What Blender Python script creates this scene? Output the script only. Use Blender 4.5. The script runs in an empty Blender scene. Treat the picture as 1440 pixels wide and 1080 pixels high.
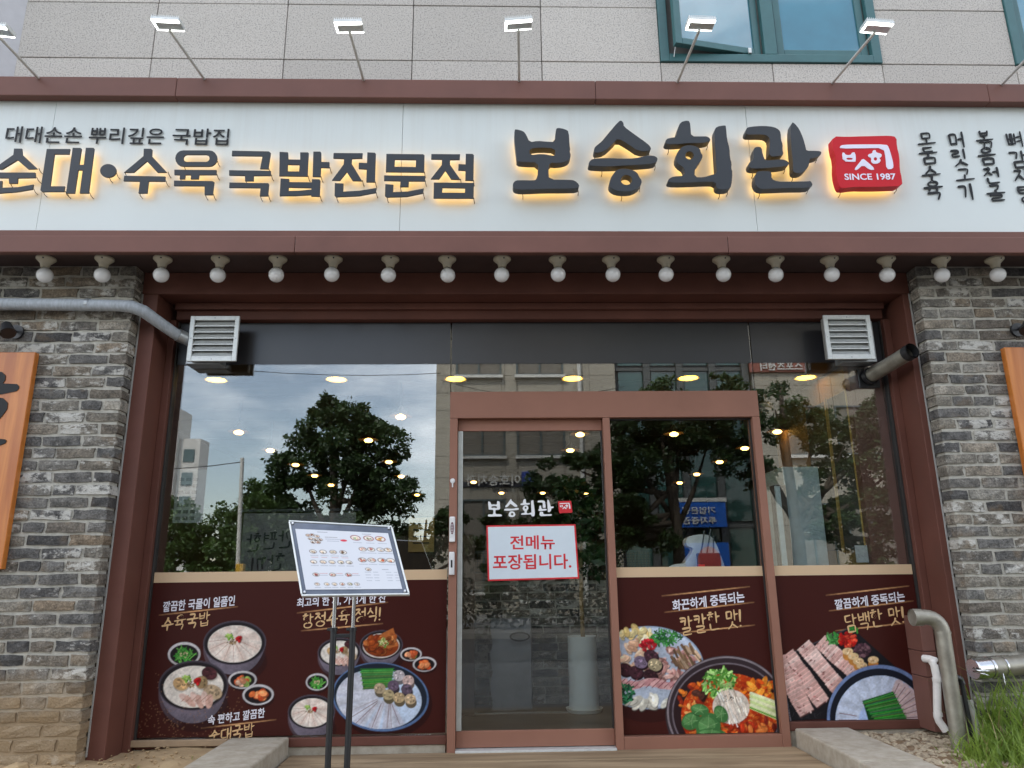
import bpy, bmesh, math, random
import numpy as np
from mathutils import Vector, Matrix
from mathutils.geometry import tessellate_polygon
R = math.radians
random.seed(7)
SC = bpy.context.scene
COL = SC.collection

# ------------------------------------------------------------------ camera
CAM_F, PITCH, YAW, ROLL = 1040.0, R(14.6), R(1.65), R(.65)      # focal length in photo pixels
CAM = np.array([0.0, -5.3, 1.1])
FWD = np.array([math.sin(YAW)*math.cos(PITCH), math.cos(YAW)*math.cos(PITCH), math.sin(PITCH)])
_r0 = np.array([math.cos(YAW), -math.sin(YAW), 0.0]); _u0 = np.cross(_r0, FWD)
RGT = _r0*math.cos(ROLL) - _u0*math.sin(ROLL)
UPV = _u0*math.cos(ROLL) + _r0*math.sin(ROLL)
cd = bpy.data.cameras.new('camera'); cam = bpy.data.objects.new('camera', cd); COL.objects.link(cam)
cd.sensor_fit = 'HORIZONTAL'; cd.sensor_width = 36; cd.lens = CAM_F/1440*36
cd.clip_start = .05; cd.clip_end = 600
cam.matrix_world = Matrix(((RGT[0], UPV[0], -FWD[0], CAM[0]), (RGT[1], UPV[1], -FWD[1], CAM[1]),
                           (RGT[2], UPV[2], -FWD[2], CAM[2]), (0, 0, 0, 1)))
SC.camera = cam
# ------------------------------------------------------------------ light
SUN_EL, SUN_AZ = R(50), R(-28)          # azimuth clockwise from +Y: the sun stands behind the restaurant, so its front is in open shade
w = bpy.data.worlds.new('World'); SC.world = w; w.use_nodes = True
nt = w.node_tree; nt.nodes.clear()
def wn(t, **k):
    n = nt.nodes.new(t)
    for a, b in k.items(): setattr(n, a, b)
    return n
sky = wn('ShaderNodeTexSky', sky_type='NISHITA', sun_disc=False, sun_elevation=SUN_EL, sun_rotation=SUN_AZ,
         air_density=1.2, dust_density=.7, ozone_density=2.0)
tc = wn('ShaderNodeTexCoord'); mp = wn('ShaderNodeMapping'); mp.inputs['Scale'].default_value = (1, 1, 2.6)
nz = wn('ShaderNodeTexNoise'); nz.inputs['Scale'].default_value = 2.3; nz.inputs['Detail'].default_value = 7
nz.inputs['Roughness'].default_value = .55
rp = wn('ShaderNodeValToRGB'); rp.color_ramp.elements[0].position = .44; rp.color_ramp.elements[1].position = .72
rp.color_ramp.elements[0].color = (.10,)*3+(1,); rp.color_ramp.elements[1].color = (.85,)*3+(1,)
mx = wn('ShaderNodeMix', data_type='RGBA'); mx.inputs['B'].default_value = (18.5, 18.6, 19.0, 1)
bg = wn('ShaderNodeBackground'); bg.inputs['Strength'].default_value = .15
out = wn('ShaderNodeOutputWorld'); L = nt.links.new
L(tc.outputs['Generated'], mp.inputs['Vector']); L(mp.outputs['Vector'], nz.inputs['Vector'])
L(nz.outputs['Fac'], rp.inputs['Fac']); L(rp.outputs['Color'], mx.inputs['Factor']); L(sky.outputs['Color'], mx.inputs['A'])
L(mx.outputs['Result'], bg.inputs['Color']); L(bg.outputs['Background'], out.inputs['Surface'])
sd = bpy.data.lights.new('sun', 'SUN'); sd.energy = 2.6; sd.angle = R(3); sd.color = (1, .95, .87)
sun = bpy.data.objects.new('sun', sd); COL.objects.link(sun)
sdir = Vector((math.sin(SUN_AZ)*math.cos(SUN_EL), math.cos(SUN_AZ)*math.cos(SUN_EL), math.sin(SUN_EL)))
sun.rotation_euler = sdir.to_track_quat('Z', 'Y').to_euler(); sun.location = (-4, 12, 20)
vs = SC.view_settings; vs.view_transform = 'Standard'; vs.look = 'None'; vs.exposure = 0.88; vs.gamma = 1
SC.render.engine = 'CYCLES'; SC.cycles.use_denoising = True
SC.cycles.transparent_max_bounces = 24; SC.cycles.max_bounces = 10; SC.cycles.glossy_bounces = 5
SC.cycles.sample_clamp_indirect = 6; SC.cycles.caustics_reflective = False; SC.cycles.caustics_refractive = False

# ------------------------------------------------------------------ helpers
def P(px, py, Y=0.0):
    d = FWD + RGT*(px-720)/CAM_F - UPV*(py-540)/CAM_F
    p = CAM + d*((Y-CAM[1])/d[1]); return (float(p[0]), float(Y), float(p[2]))
def PX(px, py, x):
    d = FWD + RGT*(px-720)/CAM_F - UPV*(py-540)/CAM_F
    p = CAM + d*((x-CAM[0])/d[0]); return tuple(float(v) for v in p)
def proj(x, y, z):
    v = np.stack([np.asarray(x)-CAM[0], np.asarray(y)-CAM[1], np.asarray(z)-CAM[2]], -1)
    dd = v@FWD; return 720+CAM_F*(v@RGT)/dd, 540-CAM_F*(v@UPV)/dd

class MB:
    def __init__(s): s.v = []; s.f = []; s.m = []
    def add(s, vs_, fs, mi=0):
        b = len(s.v); s.v += [tuple(map(float, q)) for q in vs_]
        s.f += [tuple(i+b for i in q) for q in fs]; s.m += [mi]*len(fs); return s
    def box(s, x0, x1, y0, y1, z0, z1, mi=0, M=None):
        q = [(x, y, z) for z in (z0, z1) for y in (y0, y1) for x in (x0, x1)]
        if M: q = [M@Vector(a) for a in q]
        return s.add(q, [(0,2,3,1),(4,5,7,6),(0,1,5,4),(2,6,7,3),(0,4,6,2),(1,3,7,5)], mi)
    def tube(s, pts, rad, n=12, cap=True, mi=0):
        pts = [Vector(p) for p in pts]
        if not hasattr(rad, '__len__'): rad = [rad]*len(pts)
        b = len(s.v); prev = None
        for i, p in enumerate(pts):
            t = (pts[min(i+1, len(pts)-1)] - pts[max(i-1, 0)]).normalized()
            if prev is None:
                a = Vector((0, 0, 1)) if abs(t.z) < .9 else Vector((1, 0, 0))
                u = t.cross(a).normalized()
            else: u = (prev - t*prev.dot(t)).normalized()
            prev = u; vv = t.cross(u)
            for k in range(n):
                c = 2*math.pi*k/n; s.v.append(tuple(p + (u*math.cos(c)+vv*math.sin(c))*rad[i]))
        for i in range(len(pts)-1):
            for k in range(n):
                s.f.append((b+i*n+k, b+i*n+(k+1)%n, b+(i+1)*n+(k+1)%n, b+(i+1)*n+k)); s.m.append(mi)
        if cap:
            s.f.append(tuple(b+k for k in reversed(range(n)))); s.m.append(mi)
            s.f.append(tuple(b+(len(pts)-1)*n+k for k in range(n))); s.m.append(mi)
        return s
    def lathe(s, prof, c=(0,0,0), axis='z', n=24, mi=0):
        b = len(s.v)
        for r, h in prof:
            for k in range(n):
                a = 2*math.pi*k/n; x, y = r*math.cos(a), r*math.sin(a)
                q = (x, y, h) if axis == 'z' else ((x, h, y) if axis == 'y' else (h, x, y))
                s.v.append((q[0]+c[0], q[1]+c[1], q[2]+c[2]))
        for i in range(len(prof)-1):
            for k in range(n):
                s.f.append((b+i*n+k, b+i*n+(k+1)%n, b+(i+1)*n+(k+1)%n, b+(i+1)*n+k)); s.m.append(mi)
        return s
    def prism(s, polys, y0, y1, mi=0, front=True, back=True):
        """polys = [outer, hole, ...] of (x, z); solid between y0 (front, towards the street) and y1"""
        loops = [[Vector((x, z, 0)) for x, z in p] for p in polys]
        tri = tessellate_polygon(loops); flat = [p for lp in polys for p in lp]
        b = len(s.v); n = len(flat)
        s.v += [(x, y0, z) for x, z in flat] + [(x, y1, z) for x, z in flat]
        for t in tri:
            a, c, d = [flat[i] for i in t]
            ccw = (c[0]-a[0])*(d[1]-a[1]) - (c[1]-a[1])*(d[0]-a[0]) > 0
            t = t if ccw else (t[0], t[2], t[1])
            if front: s.f.append(tuple(b+i for i in t)); s.m.append(mi)
            if back: s.f.append(tuple(b+n+i for i in reversed(t))); s.m.append(mi)
        k0 = 0
        for li, lp in enumerate(polys):
            ar = sum(lp[i][0]*lp[(i+1)%len(lp)][1]-lp[(i+1)%len(lp)][0]*lp[i][1] for i in range(len(lp)))
            fl = (ar > 0) == (li == 0)
            for i in range(len(lp)):
                i0, i1 = b+k0+i, b+k0+(i+1)%len(lp)
                q = (i0, i0+n, i1+n, i1) if fl else (i1, i1+n, i0+n, i0)
                s.f.append(q); s.m.append(mi)
            k0 += len(lp)
        return s
    def mesh(s, name):
        me = bpy.data.meshes.new(name); me.from_pydata(s.v, [], s.f)
        if any(s.m): me.polygons.foreach_set('material_index', s.m)
        me.update(); return me
    def build(s, name, mats, parent=None, smooth=False, bevel=0, seg=2):
        return link(name, s.mesh(name), mats, parent, smooth, bevel, seg)
def link(name, me, mats, parent=None, smooth=False, bevel=0, seg=2):
    o = bpy.data.objects.new(name, me); COL.objects.link(o)
    for m in (mats if isinstance(mats, (list, tuple)) else [mats]):
        if len(me.materials) < (len(mats) if isinstance(mats, (list, tuple)) else 1): me.materials.append(m)
    if parent: o.parent = parent; o.matrix_parent_inverse = Matrix.Translation(-parent.location)
    if smooth: me.polygons.foreach_set('use_smooth', [True]*len(me.polygons)); 
    if smooth == 'auto':
        me.set_sharp_from_angle(angle=R(38))
    if bevel:
        b = o.modifiers.new('edge', 'BEVEL'); b.width = bevel; b.segments = seg; b.limit_method = 'ANGLE'; b.angle_limit = R(35)
        b.harden_normals = False
    return o
def empty(name, loc=(0, 0, 0)):
    o = bpy.data.objects.new(name, None); COL.objects.link(o); o.location = loc; o.empty_display_size = .1; return o
def tag(o, label, cat=None, group=None, kind=None):
    if label: o['label'] = label
    if cat: o['category'] = cat
    if group: o['group'] = group
    if kind: o['kind'] = kind
    return o
def thing(name, label, cat, loc=(0, 0, 0), group=None): return tag(empty(name, loc), label, cat, group)

# ------------------------------------------------------------------ materials
MATS = {}
def pm(name, col, rough=.5, metal=0., var=.12, scale=14., bump=0., bscale=120., spec=.5, coat=0., detail=4, stretch=None,
       col2=None, rvar=0., world=False):
    if name in MATS: return MATS[name]
    m = bpy.data.materials.new(name); m.use_nodes = True; t = m.node_tree; N = t.nodes; b = N['Principled BSDF']
    b.inputs['Roughness'].default_value = rough; b.inputs['Metallic'].default_value = metal
    b.inputs['Specular IOR Level'].default_value = spec; b.inputs['Coat Weight'].default_value = coat
    co = N.new('ShaderNodeTexCoord'); mpn = N.new('ShaderNodeMapping'); src = co.outputs['Object']
    if world:
        g = N.new('ShaderNodeNewGeometry'); src = g.outputs['Position']
    t.links.new(src, mpn.inputs['Vector'])
    if stretch: mpn.inputs['Scale'].default_value = stretch
    n1 = N.new('ShaderNodeTexNoise'); n1.inputs['Scale'].default_value = scale; n1.inputs['Detail'].default_value = detail
    n1.inputs['Roughness'].default_value = .6
    t.links.new(mpn.outputs['Vector'], n1.inputs['Vector'])
    r = N.new('ShaderNodeValToRGB'); c = np.array(col); c2 = np.array(col2) if col2 else c*(1-var)
    r.color_ramp.elements[0].position = .3; r.color_ramp.elements[1].position = .7
    r.color_ramp.elements[0].color = (*c2, 1); r.color_ramp.elements[1].color = (*(c if col2 else np.minimum(c*(1+var), 1)), 1)
    t.links.new(n1.outputs['Fac'], r.inputs['Fac']); t.links.new(r.outputs['Color'], b.inputs['Base Color'])
    if rvar:
        mr = N.new('ShaderNodeMapRange'); mr.inputs['To Min'].default_value = rough-rvar; mr.inputs['To Max'].default_value = rough+rvar
        t.links.new(n1.outputs['Fac'], mr.inputs['Value']); t.links.new(mr.outputs['Result'], b.inputs['Roughness'])
    if bump:
        n2 = N.new('ShaderNodeTexNoise'); n2.inputs['Scale'].default_value = bscale; n2.inputs['Detail'].default_value = 3
        t.links.new(mpn.outputs['Vector'], n2.inputs['Vector'])
        bp = N.new('ShaderNodeBump'); bp.inputs['Strength'].default_value = bump; bp.inputs['Distance'].default_value = .004
        t.links.new(n2.outputs['Fac'], bp.inputs['Height']); t.links.new(bp.outputs['Normal'], b.inputs['Normal'])
    MATS[name] = m; return m
def em(name, col, strength):
    m = bpy.data.materials.new(name); m.use_nodes = True; N = m.node_tree.nodes; N.clear()
    e = N.new('ShaderNodeEmission'); e.inputs['Color'].default_value = (*col, 1); e.inputs['Strength'].default_value = strength
    o = N.new('ShaderNodeOutputMaterial'); m.node_tree.links.new(e.outputs[0], o.inputs['Surface']); return m
def glass(name, base=.07, edge=.6, tint=(.86, .9, .88)):
    m = bpy.data.materials.new(name); m.use_nodes = True; t = m.node_tree; N = t.nodes; N.clear()
    tr = N.new('ShaderNodeBsdfTransparent'); tr.inputs['Color'].default_value = (*tint, 1)
    gl = N.new('ShaderNodeBsdfGlossy'); gl.inputs['Roughness'].default_value = 0.0; gl.inputs['Color'].default_value = (1, 1, 1, 1)
    lw = N.new('ShaderNodeLayerWeight'); lw.inputs['Blend'].default_value = .5
    pw = N.new('ShaderNodeMath'); pw.operation = 'POWER'; pw.inputs[1].default_value = 4
    ma = N.new('ShaderNodeMath'); ma.operation = 'MULTIPLY_ADD'; ma.inputs[1].default_value = edge; ma.inputs[2].default_value = base
    ma.use_clamp = True
    mxs = N.new('ShaderNodeMixShader'); o = N.new('ShaderNodeOutputMaterial'); k = t.links.new
    k(lw.outputs['Facing'], pw.inputs[0]); k(pw.outputs[0], ma.inputs[0]); k(ma.outputs[0], mxs.inputs[0])
    k(tr.outputs[0], mxs.inputs[1]); k(gl.outputs[0], mxs.inputs[2]); k(mxs.outputs[0], o.inputs['Surface']); return m
def vcol(name, rough=.35, spec=.4, coat=0.):
    m = bpy.data.materials.new(name); m.use_nodes = True; N = m.node_tree.nodes; b = N['Principled BSDF']
    a = N.new('ShaderNodeVertexColor'); a.layer_name = 'print'
    m.node_tree.links.new(a.outputs['Color'], b.inputs['Base Color'])
    b.inputs['Roughness'].default_value = rough; b.inputs['Specular IOR Level'].default_value = spec
    b.inputs['Coat Weight'].default_value = coat; b.inputs['Coat Roughness'].default_value = .05; return m
def lin(r, g, b):
    f = lambda c: (c/255/12.92) if c/255 <= .04045 else ((c/255+.055)/1.055)**2.4
    return (f(r), f(g), f(b))

M_BROWN = pm('brown_painted_metal', (.165, .074, .057), .55, var=.12, scale=2.2, bump=.06, bscale=9, rvar=.08, spec=.3, detail=8, world=True)
M_BROWN_D = pm('dark_brown_painted_metal', (.135, .052, .037), .55, var=.16, scale=2.5, bump=.05, bscale=12, rvar=.08, spec=.3, detail=8, world=True)
M_BROWN_L = pm('tan_brown_painted_metal', (.285, .135, .092), .5, var=.08, scale=2.5, bump=.03, bscale=10, rvar=.06, spec=.3, detail=8, world=True)
M_WHITE = pm('white_sign_panel', (.63, .67, .65), .32, var=.03, scale=1.2, detail=6)
M_CHAR = pm('charcoal_letter_metal', (.034, .039, .046), .42, spec=.35, var=.06, scale=6, bump=.02, rvar=.05)
M_INK = pm('black_lettering', (.012, .013, .015), .45, spec=.25, var=.1, scale=10)
M_RED = pm('red_sign_box', (.56, .010, .020), .5, spec=.25, var=.05, scale=5)
M_PALE = pm('pale_lilac_lettering', (.78, .74, .86), .5, var=.02)
M_ALU = pm('white_aluminium', (.68, .70, .68), .42, metal=.35, var=.08, scale=30, rvar=.08)
M_GALV = pm('galvanised_steel', (.42, .44, .45), .42, metal=.7, var=.2, scale=12, rvar=.1)
M_STEEL = pm('weathered_stainless', (.37, .345, .285), .42, metal=.55, var=.22, scale=14, bump=.05, rvar=.12, col2=(.24, .22, .18))
M_CHROME = pm('polished_chrome', (.60, .60, .59), .24, metal=1, var=.05, rvar=.05)
M_BLACK = pm('black_plastic', (.014, .014, .016), .35, var=.1)
M_BLKMET = pm('black_powder_coat', (.018, .018, .019), .45, var=.1)
M_FILM = pm('black_window_film', (.030, .029, .032), .3, var=.15, scale=2, spec=.7)
M_BEIGE = pm('beige_film_strip', (.62, .44, .27), .4, var=.03, scale=2)
M_GRAN = None
M_PVC = pm('white_pvc', (.74, .70, .66), .4, var=.07, scale=20)
M_RUBBER = pm('dark_sealant', (.030, .026, .024), .6, var=.2)
M_MORTAR = pm('grey_mortar', (.46, .435, .375), .95, var=.18, scale=26, bump=.6, bscale=260, world=True)
M_CREAM = pm('cream_ceramic', (.66, .60, .45), .3, var=.05)
M_OPAL = pm('opal_glass_globe', (.90, .90, .90), .12, var=.02, coat=.4)
M_PIPEWRAP = pm('grey_taped_insulation', (.40, .43, .46), .5, var=.18, scale=22, bump=.4, bscale=70, stretch=(3, 1, 1))
M_TEAL = pm('teal_window_frame', (.045, .135, .140), .42, var=.12, scale=6, rvar=.05)
M_GLASS = glass('shopfront_glass', .135, .7, (.93, .96, .95))
M_DGLASS = glass('door_glass', .065, .7, (.94, .97, .96))

def granite():
    m = pm('flamed_granite', (.515, .470, .415), .85, var=.05, scale=3, bump=.35, bscale=260, world=True)
    t = m.node_tree; N = t.nodes; b = N['Principled BSDF']
    g = N.new('ShaderNodeNewGeometry'); sp = N.new('ShaderNodeTexNoise'); sp.inputs['Scale'].default_value = 95; sp.inputs['Detail'].default_value = 2
    t.links.new(g.outputs['Position'], sp.inputs['Vector'])
    r = N.new('ShaderNodeValToRGB'); e = r.color_ramp.elements
    e[0].position = .36; e[0].color = (.17, .165, .17, 1); e[1].position = .46; e[1].color = (.52, .48, .43, 1)
    x = e.new(.62); x.color = (.60, .58, .55, 1)
    t.links.new(sp.outputs['Fac'], r.inputs['Fac'])
    old = b.inputs['Base Color'].links[0].from_socket
    mi = N.new('ShaderNodeMix'); mi.data_type = 'RGBA'; mi.inputs['Factor'].default_value = .55
    t.links.new(old, mi.inputs['A']); t.links.new(r.outputs['Color'], mi.inputs['B'])
    oi = N.new('ShaderNodeObjectInfo'); hs = N.new('ShaderNodeHueSaturation'); mr = N.new('ShaderNodeMapRange')
    mr.inputs['To Min'].default_value = .90; mr.inputs['To Max'].default_value = 1.07
    t.links.new(oi.outputs['Random'], mr.inputs['Value']); t.links.new(mr.outputs['Result'], hs.inputs['Value'])
    t.links.new(mi.outputs['Result'], hs.inputs['Color']); t.links.new(hs.outputs['Color'], b.inputs['Base Color'])
    return m
M_GRAN = granite()

def brick_mat(name, dirt=False):
    m = bpy.data.materials.new(name); m.use_nodes = True; t = m.node_tree; N = t.nodes; k = t.links.new; b = N['Principled BSDF']
    b.inputs['Roughness'].default_value = .9; b.inputs['Specular IOR Level'].default_value = .25
    g = N.new('ShaderNodeNewGeometry'); oi = N.new('ShaderNodeObjectInfo')
    sc = N.new('ShaderNodeVectorMath'); sc.operation = 'SCALE'; cx = N.new('ShaderNodeCombineXYZ')
    k(oi.outputs['Random'], cx.inputs[0]); k(oi.outputs['Random'], cx.inputs[2]); k(cx.outputs[0], sc.inputs[0]); sc.inputs['Scale'].default_value = 37
    ad = N.new('ShaderNodeVectorMath'); k(g.outputs['Position'], ad.inputs[0]); k(sc.outputs[0], ad.inputs[1])
    pos = ad.outputs[0]
    r1 = N.new('ShaderNodeValToRGB'); r1.color_ramp.interpolation = 'LINEAR'; e = r1.color_ramp.elements
    cols = [(0, (.060, .058, .058)), (.12, (.115, .112, .110)), (.3, (.175, .170, .160)), (.45, (.150, .130, .108)), (.6, (.230, .212, .180)),
            (.72, (.130, .126, .122)), (.86, (.270, .255, .225)), (.97, (.22, .17, .12)), (1., (.34, .32, .28))]
    e[0].position, e[0].color = cols[0][0], (*cols[0][1], 1); e[1].position, e[1].color = cols[-1][0], (*cols[-1][1], 1)
    for p_, c_ in cols[1:-1]: x = e.new(p_); x.color = (*c_, 1)
    k(oi.outputs['Random'], r1.inputs['Fac'])
    n1 = N.new('ShaderNodeTexNoise'); n1.inputs['Scale'].default_value = 16; n1.inputs['Detail'].default_value = 6; n1.inputs['Roughness'].default_value = .65
    k(pos, n1.inputs['Vector'])
    rr = N.new('ShaderNodeValToRGB'); rr.color_ramp.elements[0].position = .32; rr.color_ramp.elements[1].position = .72
    rr.color_ramp.elements[0].color = (.55,)*3+(1,); rr.color_ramp.elements[1].color = (1.5, 1.46, 1.40, 1)
    k(n1.outputs['Fac'], rr.inputs['Fac'])
    mu = N.new('ShaderNodeMix'); mu.data_type = 'RGBA'; mu.blend_type = 'MULTIPLY'; mu.inputs['Factor'].default_value = 1
    k(r1.outputs['Color'], mu.inputs['A']); k(rr.outputs['Color'], mu.inputs['B'])
    nf = N.new('ShaderNodeTexNoise'); nf.inputs['Scale'].default_value = 85; nf.inputs['Detail'].default_value = 4; nf.inputs['Roughness'].default_value = .75; k(pos, nf.inputs['Vector'])
    rf = N.new('ShaderNodeValToRGB'); rf.color_ramp.elements[0].position = .34; rf.color_ramp.elements[1].position = .68; rf.color_ramp.elements[0].color = (.42,)*3+(1,); rf.color_ramp.elements[1].color = (1.55,)*3+(1,)
    k(nf.outputs['Fac'], rf.inputs['Fac']); mf = N.new('ShaderNodeMix'); mf.data_type = 'RGBA'; mf.blend_type = 'MULTIPLY'; mf.inputs['Factor'].default_value = .8
    k(mu.outputs['Result'], mf.inputs['A']); k(rf.outputs['Color'], mf.inputs['B']); mu = mf
    # warm fired patches
    n3 = N.new('ShaderNodeTexNoise'); n3.inputs['Scale'].default_value = 7; n3.inputs['Detail'].default_value = 3; k(pos, n3.inputs['Vector'])
    r3 = N.new('ShaderNodeValToRGB'); r3.color_ramp.elements[0].position = .58; r3.color_ramp.elements[1].position = .72
    r3.color_ramp.elements[1].color = (.42,)*3+(1,)
    k(n3.outputs['Fac'], r3.inputs['Fac'])
    m3 = N.new('ShaderNodeMix'); m3.data_type = 'RGBA'; m3.inputs['B'].default_value = (.24, .165, .095, 1)
    k(r3.outputs['Color'], m3.inputs['Factor']); k(mu.outputs['Result'], m3.inputs['A'])
    # limewash remains
    n2 = N.new('ShaderNodeTexNoise'); n2.inputs['Scale'].default_value = 11; n2.inputs['Detail'].default_value = 8; n2.inputs['Roughness'].default_value = .72
    mp2 = N.new('ShaderNodeMapping'); mp2.inputs['Scale'].default_value = (1, 1, 1.6); mp2.inputs['Location'].default_value = (3, 1, 8)
    k(pos, mp2.inputs['Vector']); k(mp2.outputs[0], n2.inputs['Vector'])
    fr = N.new('ShaderNodeMath'); fr.operation = 'FRACT'; m7 = N.new('ShaderNodeMath'); m7.operation = 'MULTIPLY'; m7.inputs[1].default_value = 7.31
    k(oi.outputs['Random'], m7.inputs[0]); k(m7.outputs[0], fr.inputs[0])
    pw = N.new('ShaderNodeMath'); pw.operation = 'POWER'; pw.inputs[1].default_value = 2.2; k(fr.outputs[0], pw.inputs[0])
    a1 = N.new('ShaderNodeMath'); a1.operation = 'MULTIPLY_ADD'; a1.inputs[1].default_value = .235; k(pw.outputs[0], a1.inputs[0]); k(n2.outputs['Fac'], a1.inputs[2])
    r2 = N.new('ShaderNodeValToRGB'); r2.color_ramp.elements[0].position = .66; r2.color_ramp.elements[1].position = .74
    r2.color_ramp.elements[1].color = (.85,)*3+(1,)
    k(a1.outputs[0], r2.inputs['Fac'])
    m2 = N.new('ShaderNodeMix'); m2.data_type = 'RGBA'; m2.inputs['B'].default_value = (.56, .54, .49, 1)
    k(r2.outputs['Color'], m2.inputs['Factor']); k(m3.outputs['Result'], m2.inputs['A'])
    last = m2.outputs['Result']
    if dirt:          # soil splashed on the lowest courses
        sx = N.new('ShaderNodeSeparateXYZ'); k(g.outputs['Position'], sx.inputs[0])
        n5 = N.new('ShaderNodeTexNoise'); n5.inputs['Scale'].default_value = 5; n5.inputs['Detail'].default_value = 5; k(g.outputs['Position'], n5.inputs['Vector'])
        q = N.new('ShaderNodeMath'); q.operation = 'MULTIPLY_ADD'; q.inputs[1].default_value = -.55; k(n5.outputs['Fac'], q.inputs[0]); k(sx.outputs['Z'], q.inputs[2])
        mr = N.new('ShaderNodeMapRange'); mr.inputs['From Min'].default_value = .02; mr.inputs['From Max'].default_value = .34
        mr.inputs['To Min'].default_value = .68; mr.inputs['To Max'].default_value = 0; k(q.outputs[0], mr.inputs['Value'])
        m5 = N.new('ShaderNodeMix'); m5.data_type = 'RGBA'; m5.inputs['B'].default_value = (.36, .25, .135, 1)
        k(mr.outputs['Result'], m5.inputs['Factor']); k(last, m5.inputs['A']); last = m5.outputs['Result']
    k(last, b.inputs['Base Color'])
    nb = N.new('ShaderNodeTexNoise'); nb.inputs['Scale'].default_value = 70; nb.inputs['Detail'].default_value = 5; k(pos, nb.inputs['Vector'])
    bp = N.new('ShaderNodeBump'); bp.inputs['Strength'].default_value = .9; bp.inputs['Distance'].default_value = .008
    k(nb.outputs['Fac'], bp.inputs['Height']); k(bp.outputs['Normal'], b.inputs['Normal'])
    return m
M_BRICK = brick_mat('reclaimed_grey_brick'); M_BRICKD = brick_mat('reclaimed_grey_brick_soiled', True)

def soil_splash(m):
    t = m.node_tree; N = t.nodes; k = t.links.new; b = N['Principled BSDF']; src = b.inputs['Base Color'].links[0].from_socket
    g = N.new('ShaderNodeNewGeometry'); sx = N.new('ShaderNodeSeparateXYZ'); k(g.outputs['Position'], sx.inputs[0])
    n5 = N.new('ShaderNodeTexNoise'); n5.inputs['Scale'].default_value = 5; n5.inputs['Detail'].default_value = 5; k(g.outputs['Position'], n5.inputs['Vector'])
    q = N.new('ShaderNodeMath'); q.operation = 'MULTIPLY_ADD'; q.inputs[1].default_value = -.55; k(n5.outputs['Fac'], q.inputs[0]); k(sx.outputs['Z'], q.inputs[2])
    mr = N.new('ShaderNodeMapRange'); mr.inputs['From Min'].default_value = .02; mr.inputs['From Max'].default_value = .34
    mr.inputs['To Min'].default_value = .85; mr.inputs['To Max'].default_value = 0; k(q.outputs[0], mr.inputs['Value'])
    m5 = N.new('ShaderNodeMix'); m5.data_type = 'RGBA'; m5.inputs['B'].default_value = (.33, .225, .12, 1)
    k(mr.outputs['Result'], m5.inputs['Factor']); k(src, m5.inputs['A']); k(m5.outputs['Result'], b.inputs['Base Color']); return m
M_MORTARD = soil_splash(pm('grey_mortar_soiled', (.46, .435, .375), .95, var=.18, scale=26, bump=.6, bscale=260, world=True))
def wood(name, c1, c2, scale=(1, 1, .12), rough=.45, ns=9., coat=0.):
    m = bpy.data.materials.new(name); m.use_nodes = True; t = m.node_tree; N = t.nodes; k = t.links.new; b = N['Principled BSDF']
    g = N.new('ShaderNodeNewGeometry'); mp_ = N.new('ShaderNodeMapping'); mp_.inputs['Scale'].default_value = scale
    k(g.outputs['Position'], mp_.inputs['Vector'])
    n = N.new('ShaderNodeTexNoise'); n.inputs['Scale'].default_value = ns; n.inputs['Detail'].default_value = 7; n.inputs['Distortion'].default_value = .6
    k(mp_.outputs[0], n.inputs['Vector']); r = N.new('ShaderNodeValToRGB')
    r.color_ramp.elements[0].position = .34; r.color_ramp.elements[1].position = .66
    r.color_ramp.elements[0].color = (*c1, 1); r.color_ramp.elements[1].color = (*c2, 1)
    k(n.outputs['Fac'], r.inputs['Fac']); k(r.outputs['Color'], b.inputs['Base Color'])
    b.inputs['Roughness'].default_value = rough; b.inputs['Coat Weight'].default_value = coat
    bp = N.new('ShaderNodeBump'); bp.inputs['Strength'].default_value = .15; bp.inputs['Distance'].default_value = .002
    k(n.outputs['Fac'], bp.inputs['Height']); k(bp.outputs['Normal'], b.inputs['Normal']); return m
M_OAK = wood('varnished_orange_timber', (.40, .105, .012), (.60, .205, .035), (1.6, 1.6, .12), .38, coat=.2)
M_DECK = wood('weathered_deck_timber', (.20, .135, .075), (.40, .29, .175), (.14, 1.2, 1), .75)
M_DARKWOOD = wood('dark_stained_wood', (.030, .017, .009), (.065, .036, .018), (1, 1, .2), .5)
M_CEIL = wood('brown_ceiling_board', (.105, .062, .028), (.15, .090, .042), (.2, 1, 1), .6)

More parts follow.
